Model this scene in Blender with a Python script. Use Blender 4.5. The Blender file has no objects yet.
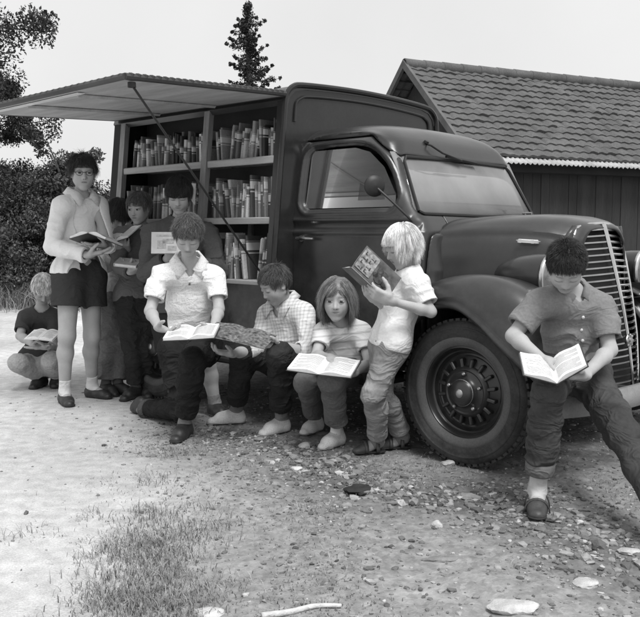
import bpy, math, random
import numpy as np
from mathutils import Vector, Matrix

random.seed(11)
RNG = np.random.default_rng(11)
scene = bpy.context.scene
COL = scene.collection

# ---------------------------------------------------------------- camera geometry (a waist-level square camera)
FPX = 857.0
CAM_H = 1.1
PITCH = math.atan(76.5 / FPX)
CP, SP = math.cos(PITCH), math.sin(PITCH)
EYE = np.array([0.0, 0.0, CAM_H])


def ray(px, py):
    u = (px - 320) / FPX
    v = (308.5 - py) / FPX
    return np.array([u, CP + v * SP, -SP + v * CP])


def at(px, py, Y):
    d = ray(px, py)
    return EYE + d * (Y / d[1])


def on_ground(px, py, z=0.0):
    d = ray(px, py)
    return EYE + d * ((z - CAM_H) / d[2])


# ---------------------------------------------------------------- small vector helpers
def V(*a):
    return np.array(a, float)


def unit(v):
    v = np.asarray(v, float)
    return v / (np.linalg.norm(v) + 1e-12)


def lerp(a, b, t):
    return np.asarray(a, float) * (1 - t) + np.asarray(b, float) * t


def frame_of(face, up=(0, 0, 1)):
    f = unit(face)
    r = unit(np.cross(f, up))
    u = np.cross(r, f)
    return np.stack([r, f, u], axis=1)          # columns right, forward, up


# ---------------------------------------------------------------- value noise
_LAT = np.random.default_rng(5).random((64, 64, 64)).astype(np.float32)


def vnoise(x, y, z):
    xi = np.floor(x).astype(np.int32); yi = np.floor(y).astype(np.int32); zi = np.floor(z).astype(np.int32)
    fx = x - xi; fy = y - yi; fz = z - zi
    fx = fx * fx * (3 - 2 * fx); fy = fy * fy * (3 - 2 * fy); fz = fz * fz * (3 - 2 * fz)
    x0 = xi & 63; x1 = (xi + 1) & 63; y0 = yi & 63; y1 = (yi + 1) & 63; z0 = zi & 63; z1 = (zi + 1) & 63
    c00 = _LAT[x0, y0, z0] * (1 - fx) + _LAT[x1, y0, z0] * fx
    c10 = _LAT[x0, y1, z0] * (1 - fx) + _LAT[x1, y1, z0] * fx
    c01 = _LAT[x0, y0, z1] * (1 - fx) + _LAT[x1, y0, z1] * fx
    c11 = _LAT[x0, y1, z1] * (1 - fx) + _LAT[x1, y1, z1] * fx
    return ((c00 * (1 - fy) + c10 * fy) * (1 - fz) + (c01 * (1 - fy) + c11 * fy) * fz) * 2 - 1


# ---------------------------------------------------------------- mesh / object helpers
def empty(name, loc, rz=0.0):
    o = bpy.data.objects.new(name, None)
    COL.objects.link(o)
    o.location = [float(c) for c in loc]
    o.rotation_euler = (0, 0, rz)
    o.empty_display_size = 0.1
    return o


def tag(o, label=None, cat=None, group=None, kind=None):
    if label: o["label"] = label
    if cat: o["category"] = cat
    if group: o["group"] = group
    if kind: o["kind"] = kind
    return o


def mesh_from(name, verts, faces, mats=(), smooth=True, midx=None, tone=None):
    """faces: list of tuples, or an (n,k) int array."""
    verts = np.asarray(verts, dtype=np.float32).reshape(-1, 3)
    me = bpy.data.meshes.new(name)
    if isinstance(faces, np.ndarray):
        n, k = faces.shape
        flat = faces.astype(np.int32).ravel()
        starts = np.arange(0, n * k, k, dtype=np.int32)
        totals = np.full(n, k, dtype=np.int32)
    else:
        n = len(faces)
        totals = np.array([len(f) for f in faces], dtype=np.int32)
        flat = np.array([i for f in faces for i in f], dtype=np.int32)
        starts = np.concatenate([[0], np.cumsum(totals)[:-1]]).astype(np.int32) if n else np.zeros(0, np.int32)
    me.vertices.add(len(verts)); me.vertices.foreach_set("co", verts.ravel())
    me.loops.add(len(flat)); me.loops.foreach_set("vertex_index", flat)
    me.polygons.add(n)
    me.polygons.foreach_set("loop_start", starts)
    me.polygons.foreach_set("loop_total", totals)
    for m in mats:
        me.materials.append(m)
    if midx is not None:
        me.polygons.foreach_set("material_index", np.asarray(midx, dtype=np.int32))
    me.polygons.foreach_set("use_smooth", np.full(n, bool(smooth)))
    me.update(calc_edges=True)
    if tone is not None:
        a = me.attributes.new("tone", 'FLOAT', 'POINT')
        a.data.foreach_set("value", np.asarray(tone, dtype=np.float32))
    me.validate()
    return me


def obj(name, verts, faces, mats, parent=None, smooth=True, midx=None, base=None, tone=None, label=None):
    if not isinstance(mats, (list, tuple)):
        mats = [mats]
    verts = np.asarray(verts, float).reshape(-1, 3)
    if base is not None:
        verts = verts - np.asarray(base, float)
    me = mesh_from(name, verts, faces, mats, smooth, midx, tone)
    o = bpy.data.objects.new(name, me)
    COL.objects.link(o)
    if parent is not None:
        o.parent = parent
    if label: o["label"] = label
    return o


class MB:
    """Collects shapes into one mesh."""

    def __init__(self):
        self.v = []; self.f = []; self.m = []; self.n = 0

    def add(self, verts, faces, mi=0):
        verts = np.asarray(verts, float).reshape(-1, 3)
        self.v.append(verts)
        for fc in faces:
            self.f.append(tuple(int(i) + self.n for i in fc)); self.m.append(mi)
        self.n += len(verts)
        return self

    def box(self, lo, hi, mi=0, bev=0.0, M=None, t=None):
        lo = np.asarray(lo, float); hi = np.asarray(hi, float)
        c = (lo + hi) / 2; h = (hi - lo) / 2
        b = min(bev, h.min() * 0.9)
        if b <= 0:
            vs = [(sx * h[0], sy * h[1], sz * h[2]) for sx in (-1, 1) for sy in (-1, 1) for sz in (-1, 1)]
            fs = [(0, 1, 3, 2), (4, 6, 7, 5), (0, 4, 5, 1), (2, 3, 7, 6), (0, 2, 6, 4), (1, 5, 7, 3)]
        else:
            vs = []; idx = {}
            for sx in (-1, 1):
                for sy in (-1, 1):
                    for sz in (-1, 1):
                        for ax in range(3):
                            p = [sx * (h[0] - b), sy * (h[1] - b), sz * (h[2] - b)]
                            p[ax] = (sx, sy, sz)[ax] * h[ax]
                            idx[(sx, sy, sz, ax)] = len(vs); vs.append(p)
            fs = []
            for ax in range(3):
                o1, o2 = [a for a in range(3) if a != ax]
                for s in (-1, 1):
                    q = []
                    for a, c2 in ((-1, -1), (1, -1), (1, 1), (-1, 1)):
                        k = [0, 0, 0]; k[ax] = s; k[o1] = a; k[o2] = c2
                        q.append(idx[(k[0], k[1], k[2], ax)])
                    fs.append(tuple(q))
            for ax in range(3):
                o1, o2 = [a for a in range(3) if a != ax]
                for a in (-1, 1):
                    for c2 in (-1, 1):
                        q = []
                        for s, kk in ((-1, o1), (1, o1), (1, o2), (-1, o2)):
                            k = [0, 0, 0]; k[ax] = s; k[o1] = a; k[o2] = c2
                            q.append(idx[(k[0], k[1], k[2], kk)])
                        fs.append(tuple(q))
            for sx in (-1, 1):
                for sy in (-1, 1):
                    for sz in (-1, 1):
                        fs.append(tuple(idx[(sx, sy, sz, a)] for a in range(3)))
        vs = np.asarray(vs, float) + c
        if M is not None:
            vs = vs @ np.asarray(M).T
        if t is not None:
            vs = vs + np.asarray(t)
        return self.add(vs, fs, mi)

    def prism(self, poly, axis, a0, a1, mi=0):
        """poly: 2-D outline in the two other axes (in order), extruded along axis."""
        n = len(poly); o = [k for k in range(3) if k != axis]
        vs = np.zeros((2 * n, 3))
        for i, p in enumerate(poly):
            for q, a in ((0, a0), (1, a1)):
                vs[i + q * n, axis] = a; vs[i + q * n, o[0]] = p[0]; vs[i + q * n, o[1]] = p[1]
        fs = [tuple(range(n))[::-1], tuple(range(n, 2 * n))]
        fs += [(i, (i + 1) % n, n + (i + 1) % n, n + i) for i in range(n)]
        return self.add(vs, fs, mi)

    def tube(self, pts, r, n=8, mi=0, cap=True, flat=None):
        pts = [np.asarray(p, float) for p in pts]
        rs = r if isinstance(r, (list, tuple, np.ndarray)) else [r] * len(pts)
        vs = []; prev = None
        for i, p in enumerate(pts):
            t = unit(pts[min(i + 1, len(pts) - 1)] - pts[max(i - 1, 0)])
            if prev is None:
                a = np.cross(t, (0, 0, 1.0))
                if np.linalg.norm(a) < 1e-3: a = np.cross(t, (1.0, 0, 0))
                a = unit(a)
            else:
                a = unit(prev - t * np.dot(prev, t))
            prev = a; b = np.cross(t, a)
            for k in range(n):
                an = 2 * math.pi * k / n
                vs.append(p + rs[i] * (a * math.cos(an) + b * math.sin(an)))
        fs = []
        for i in range(len(pts) - 1):
            for k in range(n):
                k2 = (k + 1) % n
                fs.append((i * n + k, i * n + k2, (i + 1) * n + k2, (i + 1) * n + k))
        if cap:
            fs.append(tuple(range(n))[::-1]); fs.append(tuple((len(pts) - 1) * n + k for k in range(n)))
        return self.add(vs, fs, mi)

    def lathe(self, prof, origin, axis, n=48, mi=0, mis=None):
        """prof: list of (radius, offset along axis)."""
        ax = unit(axis)
        a = np.cross(ax, (0, 0, 1.0))
        if np.linalg.norm(a) < 1e-3: a = np.cross(ax, (1.0, 0, 0))
        a = unit(a); b = np.cross(ax, a)
        vs = []
        for r, h in prof:
            for k in range(n):
                an = 2 * math.pi * k / n
                vs.append(np.asarray(origin) + ax * h + max(r, 1e-5) * (a * math.cos(an) + b * math.sin(an)))
        start = self.n
        for i in range(len(prof) - 1):
            pass
        fs = []
        for i in range(len(prof) - 1):
            for k in range(n):
                k2 = (k + 1) % n
                fs.append((i * n + k, i * n + k2, (i + 1) * n + k2, (i + 1) * n + k))
        if mis is None:
            return self.add(vs, fs, mi)
        self.v.append(np.asarray(vs)); 
        for j, fc in enumerate(fs):
            self.f.append(tuple(q + start for q in fc)); self.m.append(mis[j // n])
        self.n += len(vs)
        return self

    def grid(self, G, mi=0, close_u=False, close_v=False):
        G = np.asarray(G, float); m, n = G.shape[:2]
        fs = []
        for i in range(m if close_u else m - 1):
            for j in range(n if close_v else n - 1):
                i2 = (i + 1) % m; j2 = (j + 1) % n
                fs.append((i * n + j, i * n + j2, i2 * n + j2, i2 * n + j))
        return self.add(G.reshape(-1, 3), fs, mi)

    def build(self, name, mats, parent=None, smooth=False, base=None, label=None):
        return obj(name, np.concatenate(self.v), self.f, mats, parent, smooth, self.m, base, label=label)


def shade_auto(o, ang=35):
    """Split normals by angle without operators."""
    me = o.data
    me.polygons.foreach_set("use_smooth", np.ones(len(me.polygons), bool))
    try:
        me.set_sharp_from_angle(angle=math.radians(ang))
    except Exception:
        pass
    return o


def solidify(o, t, off=0.0):
    m = o.modifiers.new("shell", 'SOLIDIFY'); m.thickness = t; m.offset = off
    return o


def catmull(P, n):
    P = np.asarray(P, float); out = []
    for i in range(len(P) - 1):
        p0 = P[max(i - 1, 0)]; p1 = P[i]; p2 = P[i + 1]; p3 = P[min(i + 2, len(P) - 1)]
        for k in range(n):
            t = k / n
            out.append(0.5 * (2 * p1 + (p2 - p0) * t + (2 * p0 - 5 * p1 + 4 * p2 - p3) * t * t + (3 * p1 - p0 - 3 * p2 + p3) * t ** 3))
    out.append(P[-1])
    return np.array(out)


# ---------------------------------------------------------------- surface nets
def surface_nets(Fd, org, h):
    nx, ny, nz = Fd.shape
    S = Fd < 0
    cnt = np.zeros((nx - 1, ny - 1, nz - 1), np.int8)
    for dx in (0, 1):
        for dy in (0, 1):
            for dz in (0, 1):
                cnt += S[dx:nx - 1 + dx, dy:ny - 1 + dy, dz:nz - 1 + dz]
    act = (cnt > 0) & (cnt < 8)
    I, Jx, K = np.nonzero(act)
    idx = np.full(act.shape, -1, np.int32)
    idx[I, Jx, K] = np.arange(len(I), dtype=np.int32)
    corners = {}
    for dx in (0, 1):
        for dy in (0, 1):
            for dz in (0, 1):
                corners[(dx, dy, dz)] = Fd[I + dx, Jx + dy, K + dz]
    acc = np.zeros((len(I), 3), np.float64); num = np.zeros(len(I))
    ks = list(corners)
    for a in ks:
        for ax in range(3):
            if a[ax] == 1: continue
            b = list(a); b[ax] = 1; b = tuple(b)
            va = corners[a]; vb = corners[b]
            c = (va < 0) != (vb < 0)
            t = np.where(c, va / np.where(c, va - vb, 1), 0)
            for q in range(3):
                acc[:, q] += np.where(c, a[q] + (t if q == ax else 0), 0)
            num += c
    acc /= num[:, None]
    verts = (np.stack([I, Jx, K], 1) + acc) * h + np.asarray(org)
    quads = []
    # x edges
    for ax in range(3):
        sl0 = [slice(None)] * 3; sl1 = [slice(None)] * 3
        sl0[ax] = slice(0, -1); sl1[ax] = slice(1, None)
        for o_ in [k for k in range(3) if k != ax]:
            sl0[o_] = slice(1, -1); sl1[o_] = slice(1, -1)
        A = S[tuple(sl0)]; B = S[tuple(sl1)]
        E = np.argwhere(A != B)
        if len(E) == 0: continue
        inside = A[E[:, 0], E[:, 1], E[:, 2]]
        off = [k for k in range(3) if k != ax]
        base = E.copy()
        for o_ in off: base[:, o_] += 1
        def cell(d1, d2):
            c = base.copy(); c[:, off[0]] -= d1; c[:, off[1]] -= d2
            return idx[c[:, 0], c[:, 1], c[:, 2]]
        q = np.stack([cell(1, 1), cell(0, 1), cell(0, 0), cell(1, 0)], 1)
        flip = inside if ax != 1 else ~inside
        q = np.where(flip[:, None], q, q[:, ::-1])
        quads.append(q)
    return verts, np.concatenate(quads).astype(np.int32)


class Field:
    """Signed-distance grid built from primitives, each evaluated only near itself."""
    BIG = 0.06

    def __init__(self, lo, hi, h):
        self.h = h
        self.lo = np.asarray(lo, float) - 3 * h
        n = np.ceil((np.asarray(hi, float) + 3 * h - self.lo) / h).astype(int) + 1
        self.n = n
        self.F = np.full(n, self.BIG, np.float32)

    def region(self, lo, hi):
        a = np.clip(np.floor((np.asarray(lo) - self.lo) / self.h).astype(int), 0, self.n)
        b = np.clip(np.ceil((np.asarray(hi) - self.lo) / self.h).astype(int) + 1, 0, self.n)
        if np.any(b <= a): return None
        xs = [(self.lo[k] + self.h * np.arange(a[k], b[k])).astype(np.float32) for k in range(3)]
        X, Y, Z = np.meshgrid(*xs, indexing='ij')
        return (slice(a[0], b[0]), slice(a[1], b[1]), slice(a[2], b[2])), X, Y, Z

    def add(self, prim, k=0.02, op='u'):
        m = self.BIG * 0.75 if op == 'u' else k + 0.012
        r = self.region(prim.lo - m, prim.hi + m)
        if r is None: return
        sl, X, Y, Z = r
        d = prim(X, Y, Z)
        f = self.F[sl]
        if op == 'u':
            if k > 0:
                h = np.maximum(k - np.abs(f - d), 0) / k
                self.F[sl] = np.minimum(f, d) - h * h * k * 0.25
            else:
                self.F[sl] = np.minimum(f, d)
        else:                                   # smooth subtraction
            d = -d
            h = np.maximum(k - np.abs(f - d), 0) / max(k, 1e-6)
            self.F[sl] = np.maximum(f, d) + h * h * k * 0.25

    def all(self):
        r = self.region(self.lo, self.lo + self.h * (self.n - 1))
        return r[1:]

    def mesh(self):
        return surface_nets(self.F, self.lo, self.h)


class Cap:
    """Tapered capsule, optionally flattened along a direction, optionally cut square at either end, with folds."""

    def __init__(self, a, b, ra, rb, flat=None, cuta=False, cutb=False, fold=0.0, ff=(34, 9), seed=0, infl=0.0):
        self.a = np.asarray(a, float); self.b = np.asarray(b, float)
        self.ra = ra + infl; self.rb = rb + infl
        self.flat = flat; self.cuta = cuta; self.cutb = cutb; self.fold = fold; self.ff = ff; self.seed = seed
        R = max(self.ra, self.rb) + abs(fold)
        self.lo = np.minimum(self.a, self.b) - R; self.hi = np.maximum(self.a, self.b) + R

    def __call__(self, X, Y, Z):
        a, b = self.a, self.b
        px, py, pz = X - a[0], Y - a[1], Z - a[2]
        ab = b - a; L = np.linalg.norm(ab) + 1e-9; u = ab / L
        t = px * u[0] + py * u[1] + pz * u[2]
        tc = np.clip(t / L, 0, 1)
        qx, qy, qz = px - tc * ab[0], py - tc * ab[1], pz - tc * ab[2]
        r = self.ra + (self.rb - self.ra) * tc
        if self.flat is not None:
            n, ratio = self.flat
            s = qx * n[0] + qy * n[1] + qz * n[2]
            k = 1 / ratio - 1
            qx, qy, qz = qx + k * s * n[0], qy + k * s * n[1], qz + k * s * n[2]
            d0 = np.sqrt(qx * qx + qy * qy + qz * qz)
            d = (d0 - r)
            d = np.where(d0 > 1e-6, d * (ratio + (1 - ratio) * np.sqrt(np.maximum(1 - (s / ratio / np.maximum(d0, 1e-6)) ** 2, 0))), d)
        else:
            d = np.sqrt(qx * qx + qy * qy + qz * qz) - r
        if self.fold:
            d = d - fold_noise(X, Y, Z, u, self.fold, self.ff, self.seed)
        if self.cutb: d = np.maximum(d, t - L)
        if self.cuta: d = np.maximum(d, -t)
        return d.astype(np.float32)


def fold_noise(X, Y, Z, u, amp, ff, seed):
    """Creases running mostly across the direction u."""
    t = X * u[0] + Y * u[1] + Z * u[2]
    hi, lo = ff
    hi = hi * 0.46
    g = hi - lo
    w = vnoise(X * 7 + seed, Y * 7, Z * 7)
    w2 = vnoise(X * 5 + 31, Y * 5 + seed, Z * 5)
    t = t + 0.05 * w2                                   # creases wander off the square
    sx = X * lo + t * g * u[0] + seed * 3.7
    sy = Y * lo + t * g * u[1] + seed * 1.3
    sz = Z * lo + t * g * u[2]
    n1 = vnoise(sx + w * 1.1, sy + w * 1.1, sz + w * 0.5)
    n1 = 1 - np.abs(n1) * 2.2
    n1 = np.sign(n1) * np.abs(n1) ** 1.3
    m = np.clip(0.55 + 0.9 * vnoise(X * 4.5 + seed * 2, Y * 4.5, Z * 4.5 + 3), 0.08, 1.2)
    return np.maximum(amp * (0.95 * n1 * m + 0.10), -0.0018)


class Ell:
    def __init__(self, c, rad, R=None):
        self.c = np.asarray(c, float); self.rad = np.asarray(rad, float)
        self.R = np.eye(3) if R is None else R
        e = np.abs(self.R) @ self.rad
        self.lo = self.c - e; self.hi = self.c + e

    def __call__(self, X, Y, Z):
        px, py, pz = X - self.c[0], Y - self.c[1], Z - self.c[2]
        R = self.R
        q = [px * R[0, k] + py * R[1, k] + pz * R[2, k] for k in range(3)]
        k0 = np.sqrt(sum((q[k] / self.rad[k]) ** 2 for k in range(3))) + 1e-9
        k1 = np.sqrt(sum((q[k] / self.rad[k] ** 2) ** 2 for k in range(3))) + 1e-9
        return (k0 * (k0 - 1) / k1).astype(np.float32)


class RBox:
    def __init__(self, c, half, R, r):
        self.c = np.asarray(c, float); self.half = np.asarray(half, float) - r; self.R = R; self.r = r
        e = np.abs(R) @ np.asarray(half, float)
        self.lo = self.c - e; self.hi = self.c + e

    def __call__(self, X, Y, Z):
        px, py, pz = X - self.c[0], Y - self.c[1], Z - self.c[2]
        R = self.R
        q = [np.abs(px * R[0, k] + py * R[1, k] + pz * R[2, k]) - self.half[k] for k in range(3)]
        out = np.sqrt(sum(np.maximum(c, 0) ** 2 for c in q))
        return (out + np.minimum(np.maximum(np.maximum(q[0], q[1]), q[2]), 0) - self.r).astype(np.float32)


def bounds(prims, pad=0.02):
    lo = np.min([p.lo for p in prims], 0) - pad
    hi = np.max([p.hi for p in prims], 0) + pad
    return lo, hi


def poly_sdf(px, py, poly):
    """Exact signed distance to a 2-D polygon."""
    poly = np.asarray(poly, float); n = len(poly)
    d = np.full(px.shape, 1e9); s = np.zeros(px.shape, bool)
    for i in range(n):
        a = poly[i]; b = poly[(i + 1) % n]; e = b - a
        wx, wy = px - a[0], py - a[1]
        t = np.clip((wx * e[0] + wy * e[1]) / (e @ e + 1e-12), 0, 1)
        d = np.minimum(d, (wx - e[0] * t) ** 2 + (wy - e[1] * t) ** 2)
        c = ((a[1] <= py) & (b[1] > py)) | ((b[1] <= py) & (a[1] > py))
        with np.errstate(divide='ignore', invalid='ignore'):
            xi = a[0] + (py - a[1]) / (b[1] - a[1]) * e[0]
        s ^= c & (px < xi)
    return np.sqrt(d) * np.where(s, -1, 1)


# ---------------------------------------------------------------- materials (a black-and-white film world: neutral greys)
def mat(name, g, rough=0.6, var=0.15, scale=6.0, bump=0.0, bscale=90.0, metal=0.0, spec=0.5, coat=0.0,
        detail=4.0, stretch=None, fine=0.0, sheen=0.0, tone=False, sss=0.0, rvar=0.0, crease=0.0):
    m = bpy.data.materials.new(name); m.use_nodes = True
    nt = m.node_tree; N = nt.nodes; L = nt.links
    p = N["Principled BSDF"]
    p.inputs["Roughness"].default_value = rough
    p.inputs["Metallic"].default_value = metal
    p.inputs["Specular IOR Level"].default_value = spec
    p.inputs["Coat Weight"].default_value = coat
    p.inputs["Coat Roughness"].default_value = 0.22
    if sheen: p.inputs["Sheen Weight"].default_value = sheen
    tc = N.new("ShaderNodeTexCoord")
    mp = N.new("ShaderNodeMapping")
    L.new(tc.outputs["Object"], mp.inputs["Vector"])
    if stretch: mp.inputs["Scale"].default_value = stretch
    n1 = N.new("ShaderNodeTexNoise"); n1.inputs["Scale"].default_value = scale; n1.inputs["Detail"].default_value = detail
    L.new(mp.outputs[0], n1.inputs["Vector"])
    r = N.new("ShaderNodeMapRange")
    r.inputs["From Min"].default_value = 0.3; r.inputs["From Max"].default_value = 0.7
    r.inputs["To Min"].default_value = 1 - var; r.inputs["To Max"].default_value = 1 + var
    L.new(n1.outputs[0], r.inputs["Value"])
    last = r.outputs[0]
    if fine:
        n2 = N.new("ShaderNodeTexNoise"); n2.inputs["Scale"].default_value = scale * 14; n2.inputs["Detail"].default_value = 3
        L.new(mp.outputs[0], n2.inputs["Vector"])
        r2 = N.new("ShaderNodeMapRange"); r2.inputs["From Min"].default_value = 0.3; r2.inputs["From Max"].default_value = 0.7
        r2.inputs["To Min"].default_value = 1 - fine; r2.inputs["To Max"].default_value = 1 + fine
        L.new(n2.outputs[0], r2.inputs["Value"])
        mm = N.new("ShaderNodeMath"); mm.operation = 'MULTIPLY'
        L.new(last, mm.inputs[0]); L.new(r2.outputs[0], mm.inputs[1]); last = mm.outputs[0]
    if tone:
        at_ = N.new("ShaderNodeAttribute"); at_.attribute_name = "tone"
        mm = N.new("ShaderNodeMath"); mm.operation = 'MULTIPLY'
        L.new(last, mm.inputs[0]); L.new(at_.outputs["Fac"], mm.inputs[1]); last = mm.outputs[0]
    g2 = N.new("ShaderNodeMath"); g2.operation = 'MULTIPLY'; g2.inputs[1].default_value = g
    L.new(last, g2.inputs[0])
    L.new(g2.outputs[0], p.inputs["Base Color"])
    if rvar:
        rr = N.new("ShaderNodeMapRange"); rr.inputs["From Min"].default_value = 0.3; rr.inputs["From Max"].default_value = 0.7
        rr.inputs["To Min"].default_value = max(rough - rvar, 0.02); rr.inputs["To Max"].default_value = min(rough + rvar, 1)
        L.new(n1.outputs[0], rr.inputs["Value"]); L.new(rr.outputs[0], p.inputs["Roughness"])
    if bump:
        nb = N.new("ShaderNodeTexNoise"); nb.inputs["Scale"].default_value = bscale; nb.inputs["Detail"].default_value = 3
        L.new(mp.outputs[0], nb.inputs["Vector"])
        bp = N.new("ShaderNodeBump"); bp.inputs["Strength"].default_value = bump; bp.inputs["Distance"].default_value = 0.01
        L.new(nb.outputs[0], bp.inputs["Height"]); L.new(bp.outputs[0], p.inputs["Normal"])
        if crease:                                       # sharp fine wrinkles in cloth
            nc = N.new("ShaderNodeTexNoise"); nc.inputs["Scale"].default_value = 8.5; nc.inputs["Detail"].default_value = 2.0; nc.inputs["Distortion"].default_value = 1.1
            mp2 = N.new("ShaderNodeMapping"); mp2.inputs["Rotation"].default_value = (0.5, 0.4, 0.3); mp2.inputs["Scale"].default_value = (1.0, 1.0, 1.7)
            L.new(tc.outputs["Object"], mp2.inputs["Vector"]); L.new(mp2.outputs[0], nc.inputs["Vector"])
            s1 = N.new("ShaderNodeMath"); s1.operation = 'SUBTRACT'; s1.inputs[1].default_value = 0.5; L.new(nc.outputs[0], s1.inputs[0])
            s2 = N.new("ShaderNodeMath"); s2.operation = 'ABSOLUTE'; L.new(s1.outputs[0], s2.inputs[0])
            s3 = N.new("ShaderNodeMath"); s3.operation = 'POWER'; s3.inputs[1].default_value = 0.75; L.new(s2.outputs[0], s3.inputs[0])
            b2 = N.new("ShaderNodeBump"); b2.inputs["Strength"].default_value = crease; b2.inputs["Distance"].default_value = 0.055; b2.invert = True
            L.new(s3.outputs[0], b2.inputs["Height"]); L.new(bp.outputs[0], b2.inputs["Normal"]); L.new(b2.outputs[0], p.inputs["Normal"])
    m["g"] = g
    return m


def pattern_mat(name, g0, g1, kind='plaid', freq=40.0, rough=0.85, width=0.35):
    """Woven or printed cloth: a plaid, fine checks or stripes in object space."""
    m = mat(name, 1.0, rough, 0.06, 10, 0.08, 420, spec=0.2, crease=0.26)
    nt = m.node_tree; N = nt.nodes; L = nt.links
    p = N["Principled BSDF"]
    src = p.inputs["Base Color"].links[0].from_socket
    tc = N.new("ShaderNodeTexCoord"); sep = N.new("ShaderNodeSeparateXYZ")
    rot = N.new("ShaderNodeMapping"); rot.inputs["Rotation"].default_value = (0.12, 0.1, 0.5)
    L.new(tc.outputs["Object"], rot.inputs["Vector"]); L.new(rot.outputs[0], sep.inputs[0])

    def band(sock, fr, w):
        a = N.new("ShaderNodeMath"); a.operation = 'MULTIPLY'; a.inputs[1].default_value = fr; L.new(sock, a.inputs[0])
        b = N.new("ShaderNodeMath"); b.operation = 'FRACT'; L.new(a.outputs[0], b.inputs[0])
        c = N.new("ShaderNodeMath"); c.operation = 'LESS_THAN'; c.inputs[1].default_value = w; L.new(b.outputs[0], c.inputs[0])
        return c.outputs[0]
    if kind == 'dots':
        vo = N.new("ShaderNodeTexVoronoi"); vo.inputs["Scale"].default_value = freq
        L.new(rot.outputs[0], vo.inputs["Vector"])
        c = N.new("ShaderNodeMath"); c.operation = 'LESS_THAN'; c.inputs[1].default_value = width; L.new(vo.outputs["Distance"], c.inputs[0])
        f = c.outputs[0]
    elif kind == 'stripes':
        f = band(sep.outputs[2], freq, width)
    else:
        h = band(sep.outputs[2], freq, width); v = band(sep.outputs[0], freq, width)
        a = N.new("ShaderNodeMath"); a.operation = 'ADD'; L.new(h, a.inputs[0]); L.new(v, a.inputs[1])
        b = N.new("ShaderNodeMath"); b.operation = 'MULTIPLY'; b.inputs[1].default_value = 0.5; L.new(a.outputs[0], b.inputs[0])
        f = b.outputs[0]
    r = N.new("ShaderNodeMapRange"); r.inputs["To Min"].default_value = g0; r.inputs["To Max"].default_value = g1
    L.new(f, r.inputs["Value"])
    mm = N.new("ShaderNodeMath"); mm.operation = 'MULTIPLY'; L.new(src, mm.inputs[0]); L.new(r.outputs[0], mm.inputs[1])
    L.new(mm.outputs[0], p.inputs["Base Color"])
    return m


def glass_mat(name, tint=0.9, rough=0.02, alpha=0.3, dirt=0.12):
    """Thin window glass: a mirror-like film mixed with straight transmission, a little dusty."""
    m = bpy.data.materials.new(name); m.use_nodes = True
    nt = m.node_tree; N = nt.nodes; L = nt.links
    N.remove(N["Principled BSDF"])
    out = N["Material Output"]
    tr = N.new("ShaderNodeBsdfTransparent"); tr.inputs[0].default_value = (tint, tint, tint, 1)
    gl = N.new("ShaderNodeBsdfGlossy"); gl.inputs["Roughness"].default_value = rough
    df = N.new("ShaderNodeBsdfDiffuse"); df.inputs[0].default_value = (0.55, 0.55, 0.55, 1)
    fr = N.new("ShaderNodeLayerWeight"); fr.inputs["Blend"].default_value = alpha
    m1 = N.new("ShaderNodeMixShader"); L.new(fr.outputs["Fresnel"], m1.inputs[0]); L.new(tr.outputs[0], m1.inputs[1]); L.new(gl.outputs[0], m1.inputs[2])
    no = N.new("ShaderNodeTexNoise"); no.inputs["Scale"].default_value = 1.6; no.inputs["Detail"].default_value = 5
    tc = N.new("ShaderNodeTexCoord"); L.new(tc.outputs["Object"], no.inputs["Vector"])
    r = N.new("ShaderNodeMapRange"); r.inputs["From Min"].default_value = 0.3; r.inputs["From Max"].default_value = 0.8
    r.inputs["To Min"].default_value = dirt * 0.5; r.inputs["To Max"].default_value = dirt * 1.6
    L.new(no.outputs[0], r.inputs["Value"])
    m2 = N.new("ShaderNodeMixShader"); L.new(r.outputs[0], m2.inputs[0]); L.new(m1.outputs[0], m2.inputs[1]); L.new(df.outputs[0], m2.inputs[2])
    L.new(m2.outputs[0], out.inputs["Surface"])
    return m


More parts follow.
